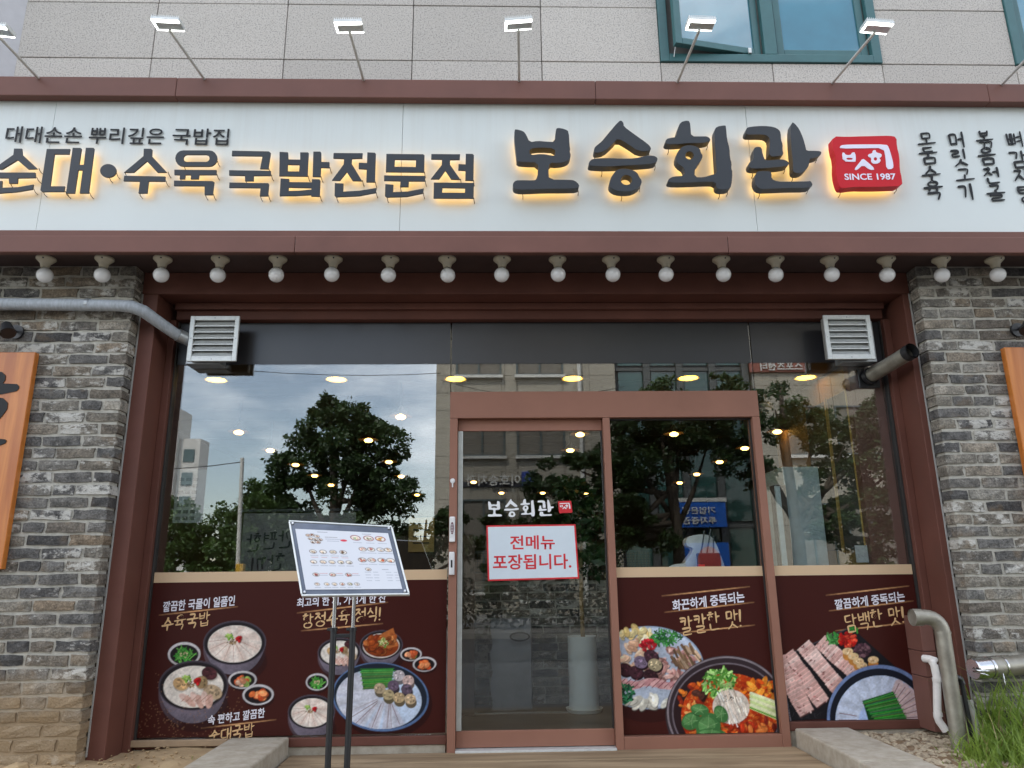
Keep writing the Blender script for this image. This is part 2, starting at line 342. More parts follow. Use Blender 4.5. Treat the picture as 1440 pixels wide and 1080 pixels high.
# ------------------------------------------------------------------ text
def text_mesh(body, bold=0., extrude=0., res=3):
    cu = bpy.data.curves.new('t', 'FONT'); cu.body = body; cu.size = 1; cu.offset = bold; cu.extrude = extrude
    cu.resolution_u = res; cu.fill_mode = 'FRONT' if extrude == 0 else 'BOTH'
    o = bpy.data.objects.new('t', cu)
    me = bpy.data.meshes.new_from_object(o)
    bpy.data.objects.remove(o); bpy.data.curves.remove(cu)
    n = len(me.vertices); a = np.empty(n*3); me.vertices.foreach_get('co', a); a = a.reshape(-1, 3)
    return me, a
def text_on(body, tl, tr, hgt, Y, name, mat, parent=None, bold=0., depth=.0, wob=0., seed=0, mirror=False):
    """flat or solid lettering on the plane y = Y: top-left / top-right corners (x, z) and letter height"""
    me, a = text_mesh(body, bold, .5 if depth else 0.)
    lo, hi = a.min(0), a.max(0)
    u = (a[:, 0]-lo[0])/(hi[0]-lo[0]); v = (a[:, 1]-lo[1])/(hi[1]-lo[1])
    if wob:
        rg = np.random.RandomState(seed); ph = rg.rand(6)*6.28
        n_ = len(body)
        du = wob*np.sin(v*5.1+u*n_*4.3+ph[0])+wob*.6*np.sin(v*9+u*n_*7.1+ph[1])
        dv = wob*.9*np.sin(u*n_*3.7+ph[2])+wob*.7*np.sin(u*n_*8.3+v*3+ph[3])
        u = u+du/n_; v = v+dv
    if mirror: u = 1-u
    x = tl[0]+(tr[0]-tl[0])*u; z = tl[1]+(tr[1]-tl[1])*u-hgt*(1-v)
    y = np.full_like(x, Y) if not depth else Y-depth*(a[:, 2]+.5)
    me.vertices.foreach_set('co', np.stack([x, y, z], -1).ravel()); 
    if mirror: me.flip_normals()
    me.update(); me.materials.clear()
    return link(name, me, mat, parent)
def chaikin(p, it=1):
    for _ in range(it):
        q = []
        for i in range(len(p)):
            a, b = p[i], p[(i+1) % len(p)]
            q += [(a[0]*.75+b[0]*.25, a[1]*.75+b[1]*.25), (a[0]*.25+b[0]*.75, a[1]*.25+b[1]*.75)]
        p = q
    return p
def ell(cx, cy, rx, ry, n=20): return [(cx+rx*math.cos(6.2832*i/n), cy+ry*math.sin(6.2832*i/n)) for i in range(n)]
def stadium(x0, y0, x1, y1, n=8):
    r = (y1-y0)/2; cy = (y0+y1)/2; q = []
    for i in range(n+1): a = math.pi/2-math.pi*i/n; q.append((x1-r+r*math.cos(a)*1.0, cy-r*math.sin(a)))
    for i in range(n+1): a = -math.pi/2-math.pi*i/n; q.append((x0+r+r*math.cos(a), cy-r*math.sin(a)))
    return q

# ------------------------------------------------------------------ brush lettering drawn stroke by stroke
_C = [(math.cos(a)*.5+.5, math.sin(a)*.5+.5) for a in np.linspace(-1.7, 4.75, 15)]
JAMO = {'ㄱ': [[(0, .05), (.95, 0), (.72, 1)]], 'ㄲ': [[(0, .05), (.45, 0), (.3, 1)], [(.52, .05), (1, 0), (.85, 1)]], 'ㄴ': [[(.05, 0), (.08, .9), (1, .82)]], 'ㄷ': [[(.02, .08), (.95, 0)], [(.08, .08), (.08, .92), (1, .86)]],
 'ㄹ': [[(.02, .05), (.9, 0), (.85, .45), (.08, .52), (.1, .98), (1, .92)]], 'ㅁ': [[(.08, .05), (.12, 1)], [(.08, .06), (.95, 0), (.88, 1)], [(.12, .95), (.9, .92)]],
 'ㅂ': [[(.06, 0), (.12, 1)], [(.92, 0), (.88, 1)], [(.1, .5), (.9, .46)], [(.1, .96), (.9, .92)]], 'ㅅ': [[(.52, 0), (.42, .45), (0, 1)], [(.5, .4), (1, .95)]], 'ㅇ': [_C],
 'ㅈ': [[(.05, .06), (.92, 0), (.5, .5), (0, 1)], [(.52, .5), (1, .98)]], 'ㅊ': [[(.35, -.18), (.65, -.14)], [(.05, .14), (.92, .1), (.5, .55), (0, 1)], [(.52, .55), (1, .98)]],
 'ㅋ': [[(0, .05), (.95, 0), (.7, 1)], [(.05, .5), (.85, .42)]], 'ㅌ': [[(.02, .05), (.95, 0)], [(.08, .05), (.08, .95), (1, .9)], [(.1, .5), (.9, .45)]], 'ㅍ': [[(.02, .05), (1, 0)], [(.28, .05), (.32, .9)], [(.72, .05), (.68, .9)], [(0, .98), (1, .9)]],
 'ㅎ': [[(.3, -.12), (.68, -.16)], [(0, .18), (1, .1)], [(x*.6+.2, y*.62+.38) for x, y in _C]],
 'ㅏ': [[(.3, 0), (.34, 1)], [(.34, .48), (1, .42)]], 'ㅑ': [[(.3, 0), (.34, 1)], [(.34, .34), (1, .30)], [(.34, .62), (1, .58)]], 'ㅓ': [[(.75, 0), (.78, 1)], [(0, .48), (.75, .42)]], 'ㅕ': [[(.75, 0), (.78, 1)], [(0, .34), (.75, .30)], [(0, .62), (.75, .58)]],
 'ㅣ': [[(.5, 0), (.54, 1)]], 'ㅐ': [[(.15, .08), (.18, .92)], [(.85, 0), (.88, 1)], [(.18, .5), (.85, .46)]], 'ㅔ': [[(.45, .08), (.48, .92)], [(.9, 0), (.93, 1)], [(-.1, .48), (.45, .44)]],
 'ㅗ': [[(.5, 0), (.5, .75)], [(0, .9), (1, .78)]], 'ㅛ': [[(.32, 0), (.34, .8)], [(.68, 0), (.66, .78)], [(0, .9), (1, .78)]], 'ㅜ': [[(0, .22), (1, .1)], [(.5, .2), (.48, 1)]], 'ㅠ': [[(0, .2), (1, .1)], [(.32, .2), (.25, .95)], [(.68, .16), (.7, 1)]], 'ㅡ': [[(0, .55), (1, .42)]]}
for _k, _v in {'ㄸ': 'ㄷ', 'ㅃ': 'ㅂ', 'ㅆ': 'ㅅ', 'ㅉ': 'ㅈ'}.items(): JAMO[_k] = [[(x*.46, y) for x, y in q] for q in JAMO[_v]]+[[(x*.46+.54, y) for x, y in q] for q in JAMO[_v]]
CHO = 'ㄱㄲㄴㄷㄸㄹㅁㅂㅃㅅㅆㅇㅈㅉㅊㅋㅌㅍㅎ'; JUNG = 'ㅏㅐㅑㅒㅓㅔㅕㅖㅗㅘㅙㅚㅛㅜㅝㅞㅟㅠㅡㅢㅣ'; JONG = ' ㄱㄲㄳㄴㄵㄶㄷㄹㄺㄻㄼㄽㄾㄿㅀㅁㅂㅄㅅㅆㅇㅈㅊㅋㅌㅍㅎ'
def syllable(ch):
    k = ord(ch)-0xAC00; c, j, g = CHO[k//588], JUNG[k//28 % 21], JONG[k % 28]; st = []
    def put(jm, x0, y0, x1, y1): st.extend([[(x0+(x1-x0)*x, y0+(y1-y0)*y) for x, y in q] for q in JAMO[jm]])
    b = g != ' '; h = .56 if b else 1.
    comp = {'ㅘ': ('ㅗ', 'ㅏ'), 'ㅚ': ('ㅗ', 'ㅣ'), 'ㅢ': ('ㅡ', 'ㅣ'), 'ㅟ': ('ㅜ', 'ㅣ'), 'ㅝ': ('ㅜ', 'ㅓ'), 'ㅙ': ('ㅗ', 'ㅐ')}
    if j in 'ㅏㅐㅑㅓㅔㅕㅣ': put(c, .02, .10*h, .52, .80*h if not b else .47); put(j, .60, .0, 1., h+.03 if b else 1.)
    elif j in comp: put(c, .08, .02, .56, .48*h); put(comp[j][0], .0, .52*h, .64, .86*h); put(comp[j][1], .70, 0, 1., h+.02)
    elif b: put(c, .24, .0, .76, .29); put(j, .0, .31, 1., .58)
    else: put(c, .22, .02, .78, .48); put(j, .0, .50, 1., .98)
    if b: put(g, .16, .65, .90, 1.04)
    return st
def ribbon(mb, pts, w, y0, y1, rg):
    p = [Vector(q) for q in pts]
    if len(p) > 2 and len(p) < 12:
        q = [p[0]]
        for i in range(1, len(p)-1): q += [p[i].lerp(p[i-1], .18), p[i].lerp(p[i+1], .18)]
        p = q+[p[-1]]
    n = len(p); L_, R_ = [], []
    for i, a in enumerate(p):
        t = (p[min(i+1, n-1)]-p[max(i-1, 0)]).normalized(); m = Vector((-t.y, t.x)); f = i/(n-1); k = w*(.62-.22*f+.06*math.sin(f*7+rg.uniform(0, 3)))
        L_.append(a+m*k); R_.append(a-m*k)
    t0 = (p[1]-p[0]).normalized(); t1 = (p[-1]-p[-2]).normalized()
    out = [p[0]-t0*w*.35]+L_+[p[-1]+t1*w*.38]+R_[::-1]
    mb.prism([chaikin([tuple(v) for v in out], 1)], y0, y1)
def brush_text(body, tl, tr, hgt, Y, name, mat, parent, weight=.11, depth=.003, seed=0, mirror=False, gap=.12):
    rg = random.Random(seed); mb = MB(); adv = []; x = 0
    for ch in body: adv.append(x); x += (.42 if ch in ' ' else (.34 if ch in '!.,' else 1+gap))
    tot = x-gap; W = tr[0]-tl[0]; kx = W/tot; sl = (tr[1]-tl[1])/W; n = 0
    for ch, ax in zip(body, adv):
        if ch == ' ': continue
        if ch == '!': sts = [[(.1, .05), (.06, .68)], [(.05, .92), (.07, .96)]]
        elif ch in ',': sts = [[(.1, .85), (.02, 1.08)]]
        elif ch == '.': sts = [[(.05, .93), (.09, .97)]]
        else: sts = syllable(ch)
        jx, jy = rg.uniform(-.03, .03), rg.uniform(-.03, .03); dens = max(.62, 1.12-.055*len(sts))
        for q in sts:
            pts = []
            for u, v in q:
                uu = (ax+u+jx+rg.uniform(-.012, .012))*kx; uu = W-uu if mirror else uu
                pts.append((tl[0]+uu, tl[1]+sl*uu-hgt*(v+jy+rg.uniform(-.012, .012))))
            ribbon(mb, pts, weight*dens*min(kx, hgt)*rg.uniform(.88, 1.1), Y-depth-n*.00012, Y, rg); n = (n+1) % 9
    return mb.build(name, mat, parent)

# ================================================================== the setting: ground
def rough_sheet(name, x0, x1, y0, y1, nx, ny, hf, mat):
    mb = MB(); xs = np.linspace(x0, x1, nx); ys = np.linspace(y0, y1, ny)
    mb.v = [(x, y, hf(x, y)) for y in ys for x in xs]
    mb.f = [(j*nx+i, j*nx+i+1, (j+1)*nx+i+1, (j+1)*nx+i) for j in range(ny-1) for i in range(nx-1)]; mb.m = [0]*len(mb.f)
    return mb.build(name, mat, smooth=True)
_rg = np.random.RandomState(3); _lat = _rg.rand(64, 64)
def vn(x, y):
    xi, yi = np.floor(x).astype(int), np.floor(y).astype(int); fx, fy = x-xi, y-yi
    fx = fx*fx*(3-2*fx); fy = fy*fy*(3-2*fy); l = lambda a, b: _lat[a % 64, b % 64]
    return (l(xi, yi)*(1-fx)+l(xi+1, yi)*fx)*(1-fy)+(l(xi, yi+1)*(1-fx)+l(xi+1, yi+1)*fx)*fy
def fbm(x, y, o=4):
    x, y = np.asarray(x, float), np.asarray(y, float); s = 0; a = .5
    for i in range(o): s = s+a*vn(x+17*i, y+31*i); x, y, a = x*2.03, y*2.03, a*.5
    return s/(1-.5**o)
M_SOIL = pm('dry_tan_soil', (.44, .315, .175), .95, scale=5, bump=.9, bscale=60, col2=(.30, .20, .105), detail=8, world=True)
M_SOIL2 = pm('brown_soil', (.26, .17, .095), .95, scale=9, bump=.9, bscale=80, col2=(.16, .10, .055), detail=8, world=True)
M_ASPH = pm('asphalt', (.055, .055, .056), .9, var=.25, scale=30, bump=.4, world=True)
M_PAVE = pm('concrete_pavers', (.20, .19, .175), .9, var=.15, scale=4, bump=.3, world=True)
o = rough_sheet('ground', -120, 120, -160, 60, 3, 3, lambda x, y: -.34, M_PAVE); tag(o, 'wide grey ground sheet under the street', kind='structure')
mb = MB(); mb.box(-60, 60, -13.0, -6.6, -.33, -.31); o = mb.build('road', M_ASPH); tag(o, 'dark asphalt street in front of the restaurant', kind='structure')
mb = MB(); mb.box(-60, 60, -6.58, -1.62, -.33, -.16); o = mb.build('sidewalk', M_PAVE); tag(o, 'grey sidewalk on the restaurant side', kind='structure')
mb = MB(); mb.box(-60, 60, -22.2, -13.02, -.33, -.18); o = mb.build('far_sidewalk', M_PAVE); tag(o, 'grey sidewalk across the street', kind='structure')
o = rough_sheet('soil_bed', -4.6, -1.60, -1.6, -.02, 90, 50, lambda x, y: .015+.05*float(fbm(x*3+50, y*3+50))+.02*float(fbm(x*14+50, y*14+50)), M_SOIL)
tag(o, 'dry tan soil bed at the foot of the brick wall', kind='structure')
o = rough_sheet('planting_bed', 2.30, 4.6, -1.6, -.02, 80, 50, lambda x, y: .03+.07*float(fbm(x*3+9, y*3+70))+.02*float(fbm(x*14+50, y*14+90)), M_SOIL2)
tag(o, 'brown soil planting bed on the right', kind='structure')
mb = MB(); mb.box(-1.31, 1.99, -1.6, -.035, -.33, -.016); slab = mb.build('deck', pm('deck_bearer', (.1, .07, .045), .9)); tag(slab, 'timber deck in front of the sliding door', kind='structure')
for i in range(12):
    mb = MB(); y1 = -.045-i*.13; mb.box(-1.305, 1.985, y1-.126, y1, -.014, .0+.002*math.sin(i*2.1)); mb.build('plank', M_DECK, slab, bevel=.004)
M_KERB = pm('granite_kerb', (.47, .42, .34), .9, var=.2, scale=14, bump=.5, bscale=180, world=True, col2=(.33, .28, .21))
def kerb(x0, x1, label):
    t = thing('kerb_stone', label, 'kerb stone', ((x0+x1)/2, -.8, 0), 'granite kerb stones beside the deck')
    for i, (a, b) in enumerate(((-.93, -.04), (-1.6, -.94))):
        mb = MB(); mb.box(x0, x1, a, b, -.3, .11-.004*i); mb.build('stone_block', M_KERB, t, bevel=.012)
kerb(-1.70, -1.32, 'pale granite kerb stone left of the deck, beside the dry soil')
kerb(1.995, 2.36, 'pale granite kerb stone right of the deck, beside the gravel bed')

# gravel + grass (nobody could count them)
def pebbles(name, label, n, area, mat, smin, smax, zf, seed):
    rg = random.Random(seed); mb = MB()
    base = [(1,0,0),(-1,0,0),(0,1,0),(0,-1,0),(0,0,1),(0,0,-1),(.6,.6,.55),(-.6,.6,.5),(.6,-.6,.5),(-.6,-.6,.55)]
    fs = [(4,6,0),(4,0,8),(4,8,3),(4,3,9),(4,9,1),(4,1,7),(4,7,2),(4,2,6),(6,2,0),(8,0,3),(9,3,1),(7,1,2),(5,0,2),(5,3,0),(5,1,3),(5,2,1)]
    for _ in range(n):
        x = rg.uniform(area[0], area[1]); y = rg.uniform(area[2], area[3]); s = rg.uniform(smin, smax); a = rg.uniform(0, 6.28)
        sx, sy, sz = s*rg.uniform(.8, 1.4), s*rg.uniform(.6, 1), s*rg.uniform(.4, .7)
        ca, sa = math.cos(a), math.sin(a)
        mb.add([(x+ca*q[0]*sx-sa*q[1]*sy, y+sa*q[0]*sx+ca*q[1]*sy, zf(x, y)+q[2]*sz+sz*.3) for q in base], fs)
    o = mb.build(name, mat); tag(o, label, kind='stuff'); return o
M_PEB = pm('tan_pebbles', (.52, .43, .30), .9, scale=22, col2=(.20, .15, .10), world=True)
pebbles('gravel', 'brown and tan gravel between kerb and wall', 900, (2.36, 3.0, -1.3, -.05), M_PEB, .010, .030, lambda x, y: .045+.05*float(fbm(x*3+9, y*3+70)), 5)
pebbles('soil_crumbs', 'loose crumbs and small stones on the dry soil', 500, (-4.0, -1.72, -1.2, -.04), M_SOIL, .004, .014, lambda x, y: .035+.05*float(fbm(x*3+50, y*3+50)), 6)
def blades(name, label, spots, mat, seed, w=.006):
    rg = random.Random(seed); mb = MB()
    for (x, y, n, hmin, hmax, sp, lean) in spots:
        for _ in range(n):
            bx, by = x+rg.gauss(0, sp), y+rg.gauss(0, sp); h = rg.uniform(hmin, hmax); a = rg.uniform(0, 6.28); ln = rg.uniform(.25, 1)*lean*h
            dx, dy = math.cos(a)*ln, math.sin(a)*ln; ww = w*rg.uniform(.6, 1.4); px_, py_ = -math.sin(a)*ww, math.cos(a)*ww
            q = []
            for t_ in (0, .35, .7):
                k = 1-t_*.55; q += [(bx+dx*t_*t_-px_*k, by+dy*t_*t_-py_*k, .05+h*t_*(1-.25*t_)), (bx+dx*t_*t_+px_*k, by+dy*t_*t_+py_*k, .05+h*t_*(1-.25*t_))]
            q.append((bx+dx*1.1, by+dy*1.1, .05+h*.78))
            mb.add(q, [(0,1,3,2),(2,3,5,4),(4,5,6)])
    o = mb.build(name, mat); tag(o, label, kind='stuff'); return o
def leafmat(name, c1, c2, tr=.35, rough=.5):
    m = pm(name, c2, rough, scale=3, col2=c1, detail=3, world=True); t = m.node_tree; N = t.nodes; b = N['Principled BSDF']
    tl = N.new('ShaderNodeBsdfTranslucent'); mi = N.new('ShaderNodeMixShader'); mi.inputs[0].default_value = tr
    t.links.new(b.inputs['Base Color'].links[0].from_socket, tl.inputs['Color'])
    o_ = N['Material Output']; t.links.new(b.outputs[0], mi.inputs[1]); t.links.new(tl.outputs[0], mi.inputs[2]); t.links.new(mi.outputs[0], o_.inputs['Surface'])
    return m
M_GRASS = leafmat('grass_blades', (.14, .23, .03), (.34, .46, .09), .45)
blades('grass', 'bright green grass tufts around the pipes at the right wall',
       [(2.74, -.85, 130, .08, .24, .07, .7), (2.92, -.80, 210, .12, .34, .10, .7), (3.12, -.70, 190, .18, .5, .08, .8), (2.64, -1.10, 110, .05, .16, .10, .8),
        (3.35, -.75, 130, .15, .45, .12, .8), (2.95, -1.15, 170, .08, .26, .14, .8), (3.25, -.62, 40, .4, .75, .06, .8), (3.2, -1.2, 130, .1, .3, .2, .8), (3.0, -.55, 60, .3, .6, .05, .6)], M_GRASS, 11)
M_DRY = leafmat('dry_stalks', (.30, .22, .10), (.48, .38, .20), .2)
blades('dry_stalks', 'thin dry straw stalks among the green grass', [(2.86, -.82, 26, .15, .42, .12, .8), (3.1, -.8, 26, .2, .5, .14, .7), (2.7, -1.0, 26, .03, .10, .16, 1.6), (2.5, -.6, 14, .02, .06, .12, 1.8)], M_DRY, 13, .003)
blades('soil_weeds', 'few tiny green weeds on the dry soil',
       [(-1.78, -.35, 8, .01, .035, .03, 1.2), (-2.1, -.62, 10, .01, .03, .04, 1.2), (-2.45, -.75, 10, .01, .03, .05, 1.2)], M_GRASS, 12, .004)

# ================================================================== the building
GR_Y, SOFFIT, PANEL_Y, FACE_Y = -.40, 3.25, -.68, -.75
bld = thing('restaurant_building', 'grey granite clad building front above the restaurant sign', 'building', (0, 1, 0))
mb = MB(); mb.box(-3.62, 7.5, GR_Y+.035, 8.2, 3.30, 11.5); mb.build('wall_core', pm('joint_grout', (.20, .19, .175), .95), bld)  # grey-brown joint colour seen between the panels
_pan = {}
def granite_panel(x0, x1, z0, z1):
    k = (round(x1-x0, 3), round(z1-z0, 3))
    if k not in _pan:
        mb = MB(); mb.box(-k[0]/2+.003, k[0]/2-.003, 0, .034, -k[1]/2+.003, k[1]/2-.003); _pan[k] = mb.mesh('granite_panel')
        _pan[k].materials.append(M_GRAN)
    o = bpy.data.objects.new('granite_panel', _pan[k]); COL.objects.link(o); o.parent = bld; o.matrix_parent_inverse = Matrix.Translation(-bld.location)
    o.location = ((x0+x1)/2, GR_Y+random.uniform(-.0015, .0015), (z0+z1)/2)
    b = o.modifiers.new('edge', 'BEVEL'); b.width = .003; b.segments = 1
WIN = (1.325, 3.07, 4.955)
VX = [-3.60, -2.58, -1.58, -.60, .40, 1.325, 2.20, 3.07, 4.14, 5.2, 6.2]
ZR = [4.44, 4.955, 5.46, 6.10, 6.6, 7.2, 7.8]
for j in range(len(ZR)-1):
    for i in range(len(VX)-1):
        if VX[i] >= 1.32 and VX[i+1] <= 3.08 and 4.9 < ZR[j] < 6.5: continue
        if VX[i] >= 4.1 and 4.9 < ZR[j] < 6.5: continue
        granite_panel(VX[i], VX[i+1], ZR[j], ZR[j+1])
# end of the building: pale side return with angled joints
mb = MB(); q = [(-3.585, GR_Y-.003, 4.3), (-3.585, GR_Y-.003, 8), (-4.45, -1.15, 8), (-4.45, -1.15, 4.3)]
mb.add(q+[(a[0]-.02, a[1]+.6, a[2]) for a in q], [(0,1,2,3),(7,6,5,4),(0,4,5,1),(1,5,6,2),(2,6,7,3),(3,7,4,0)])
side = thing('neighbour_wall', 'pale plain wall meeting the granite at the top left corner', 'wall', (-4.0, -.7, 4.3))
mb.build('wall_slab', pm('pale_render', (.50, .49, .50), .9, var=.05, bump=.2, world=True), side)
mb = MB()
for a in (.30, .62):
    x, y = -3.585-.865*a, GR_Y-.75*a; mb.box(x-.006, x+.006, y-.012, y+.012, 4.3, 8)
mb.build('joint', pm('joint_dark', (.12, .12, .13), .9), side)

# upper windows with teal frames
M_WGLASS = pm('upper_window_glass', (.035, .20, .27), .03, metal=0, var=.2, scale=1.5, spec=1.0, coat=1.0)
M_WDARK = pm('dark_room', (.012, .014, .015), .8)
def upper_window(x0, x1, z0, z1, label, open_left=True):
    t = thing('upper_window', label, 'window', ((x0+x1)/2, GR_Y, z0), 'teal windows above the sign')
    Y = GR_Y+.012; fr = .07
    mb = MB()
    for bx in ((x0, x0+fr, z0, z1), (x1-fr, x1, z0, z1), (x0+fr, x1-fr, z0, z0+fr), (x0+fr, x1-fr, z1-fr, z1), ((x0+x1)/2-.05, (x0+x1)/2+.05, z0+fr, z1-fr)):
        mb.box(bx[0], bx[1], Y-.03, Y+.10, bx[2], bx[3])
    mb.build('frame', M_TEAL, t, bevel=.004)
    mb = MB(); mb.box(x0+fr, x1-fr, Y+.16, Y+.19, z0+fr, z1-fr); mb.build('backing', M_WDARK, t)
    xm = (x0+x1)/2
    for s, (a, b) in enumerate(((x0+fr, xm-.05), (xm+.05, x1-fr))):
        M = Matrix.Identity(4)
        if s == 0 and open_left:
            M = Matrix.Translation((b-.02, Y, 0))@Matrix.Rotation(R(11), 4, 'Z')@Matrix.Translation((-b+.02, -Y, 0))
        c, d, e, f = a+.015, b-.015, z0+fr+.015, z1-fr-.015; g = .055
        mb = MB()
        for bx in ((c, c+g, e, f), (d-g, d, e, f), (c+g, d-g, e, e+g), (c+g, d-g, f-g, f)): mb.box(bx[0], bx[1], Y+.005, Y+.055, bx[2], bx[3], M=M)
        sash = mb.build('sash', M_TEAL, t, bevel=.004)
        mb = MB(); mb.box(c+g-.002, d-g+.002, Y+.02, Y+.035, e+g-.002, f-g+.002, M=M); mb.build('pane', M_WGLASS, sash)
    mb = MB(); mb.box(xm-.185, xm-.16, Y-.045, Y-.03, z0+.07, z0+.115); mb.build('latch', M_ALU, t, bevel=.003)
    mb = MB(); mb.tube([(x0+.11, Y-.02, z0+.22), (x0+.115, Y-.05, z0+.12), (x0+.10, Y-.04, z0+.03)], .003, 6); mb.build('stay_cord', M_ALU, t)
upper_window(1.325, 3.07, 4.955, 6.6, 'teal framed window over the sign with its left sash swung open')
upper_window(4.14, 5.9, 4.955, 6.6, 'teal framed window cut off by the right edge of the photo', False)

# ------------------------------------------------------------------ brick walls
def brick_mesh(l, h, d, seed):
    rg = random.Random(seed); mb = MB(); j = .0055; n = 3; v = []
    # front face split in 3 x 2 with uneven edges, plain sides
    xs = [-l/2+l*i/n for i in range(n+1)]; zs = [-h/2, 0, h/2]
    for z in zs:
        for i, x in enumerate(xs):
            ex = i in (0, n); ez = z != 0
            v.append((x+(rg.uniform(-j, j) if ex else 0), rg.uniform(-.003, .003)+(.004 if (ex or ez) else 0), z+(rg.uniform(-j, j*.6) if ez else 0)))
    f = []
    m = n+1
    for r in range(2):
        for i in range(n): f.append((r*m+i, r*m+i+1, (r+1)*m+i+1, (r+1)*m+i))
    b = len(v); edge = [0, 1, 2, 3, 7, 11, 10, 9, 8, 4]
    for e_ in edge: v.append((v[e_][0], d, v[e_][2]))
    for i in range(len(edge)):
        a0, a1 = edge[i], edge[(i+1) % len(edge)]; f.append((a0, b+i, b+(i+1) % len(edge), a1))
    mb.add(v, f); me = mb.mesh('brick'); return me
BR = {}
def get_brick(l, h, d, mat, var):
    k = (round(l, 2), h, d, mat.name, var)
    if k not in BR: BR[k] = brick_mesh(k[0], h, d, len(BR)+1); BR[k].materials.append(mat)
    return BR[k]
def brick_course_wall(name, label, x0, x1, z0, z1, Y, mat, pitch=.0805, bl=.242, joint=.020, corner=0, seed=1, skip=None):
    rg = random.Random(seed)
    t = thing(name, label, 'wall', ((x0+x1)/2, Y, z0))
    n = int((z1-z0)/pitch)
    mb = MB(); mb.box(x0+.012*(corner < 0), x1-.012*(corner > 0), Y+.0125, Y+.118, z0-.03, z1+.04); mb.build('mortar', M_MORTARD if mat is M_BRICKD else M_MORTAR, t)
    h = pitch-joint
    for r in range(n+1):
        zc = z0+pitch*r+h/2
        if zc > z1+.02: break
        right = x1 if corner > 0 else (x0 if corner < 0 else x1)
        sgn = -1 if corner >= 0 else 1
        pos = 0.; tot = x1-x0
        first = (bl*.5-.01 if r % 2 else bl*.88) if corner else (bl*.4 if r % 2 else bl*.9)
        i = 0
        while pos < tot-.03:
            l = first if i == 0 else bl*rg.choice((1, 1, 1, 1, .98, .52, 1.02))
            l = min(l, tot-pos)
            xc = right+sgn*(pos+l/2)
            dep = .118 if (corner and i == 0) else .05
            me = get_brick(l, h, dep, mat, rg.randrange(6))
            o = bpy.data.objects.new('brick', me); COL.objects.link(o); o.parent = t; o.matrix_parent_inverse = Matrix.Translation(-t.location)
            o.location = (xc, Y+rg.uniform(-.0025, .0025), zc+rg.uniform(-.002, .002)); o.rotation_euler = (0, rg.uniform(-.006, .006), rg.uniform(-.008, .008))
            pos += l+joint; i += 1
    return t
brick_course_wall('brick_wall', 'grey brick wall left of the shopfront, carrying the timber plaque and grey pipe', -3.95, -2.49, .04, 3.22, GR_Y, M_BRICKD, corner=1, seed=21)
brick_course_wall('brick_wall', 'grey brick wall right of the shopfront, above the grass and chrome pipe cap', 3.075, 4.35, .04, 3.22, GR_Y, M_BRICK, corner=-1, seed=22)

# ------------------------------------------------------------------ shopfront frame
sf = thing('shopfront', 'brown metal shopfront with large glass panes around the sliding door', 'shopfront', (0, 0, 0))
def bx(name, a, mat, parent, bevel=.004): mb = MB(); mb.box(*a); return mb.build(name, mat, parent, bevel=bevel)
JY = -.285
for s, xo, xi in ((-1, -2.49, -2.375), (1, 3.075, 3.02)):
    xa, xb = min(xo, xi), max(xo, xi)
    j = bx('jamb', (xa, xb, JY, .10, 0.0, 3.08), M_BROWN_D, sf)
    a, b = (xi, xi+.05) if s < 0 else (xi-.05, xi)
    bx('inner_stop', (a, b, -.07, .06, .03, 2.96), M_BROWN_D, sf)
    a, b = (xi+.052, xi+.062) if s < 0 else (xi-.062, xi-.052)
    bx('seal', (a, b, -.03, .02, .08, 2.96), M_RUBBER, sf, 0)
for xa in (-2.4895, 3.062): bx('sealant_bead', (xa, xa+.012, JY-.006, JY-.0005, .06, 3.08), pm('grey_sealant', (.33, .32, .30), .8), sf, .002)
bx('header_beam', (-2.49, 3.075, JY, .10, 3.082, SOFFIT-.003), M_BROWN_D, sf)
bx('head_rail', (-2.325, 2.97, -.075, .06, 2.963, 3.080), M_BROWN_D, sf)
bx('head_lip', (-2.325, 2.97, -.115, -.077, 3.030, 3.079), M_BROWN_D, sf)
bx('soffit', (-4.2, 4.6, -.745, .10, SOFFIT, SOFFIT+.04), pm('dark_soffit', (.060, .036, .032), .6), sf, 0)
GX0, GX1, DX0, DX1 = -2.313, 2.958, -.30, 1.96
bx('glass_pane', (GX0, DX0-.003, -.005, .005, .10, 2.961), M_GLASS, sf, 0)
bx('glass_pane', (DX0+.003, DX1-.0, -.005, .005, 2.416, 2.961), M_GLASS, sf, 0)
bx('glass_pane', (DX1+.006, GX1, -.005, .005, .10, 2.961), M_GLASS, sf, 0)
for a, b in ((GX0, DX0-.006), (DX0+.006, DX1-.006), (DX1+.006, GX1)):
    bx('black_film', (a, b, -.0075, -.0055, 2.637, 2.960), M_FILM, sf, 0)
bx('bottom_rail', (GX0, DX0-.004, -.03, .05, .045, .099), M_BROWN_D, sf)
bx('bottom_rail', (DX1+.006, 2.965, -.03, .05, .09, .145), M_BROWN_D, sf)
bx('bottom_lip', (-2.33, -1.71, -.06, -.031, .065, .105), pm('tan_metal_flashing', (.33, .23, .14), .6, world=True), sf)
bx('base_upstand', (-2.49, DX0-.01, -.02, .1, -.3, .044), M_KERB, sf)
bx('base_upstand', (DX1+.01, 3.075, -.02, .1, -.3, .089), M_KERB, sf)
bx('corner_cover', (2.845, 2.93, -.20, -.012, .10, .43), M_BROWN, sf); bx('corner_cover', (2.845, 2.93, -.20, -.012, .433, .59), M_BROWN, sf)
bx('corner_cover', (2.845, 2.93, -.20, -.012, .593, .81), M_BROWN, sf)

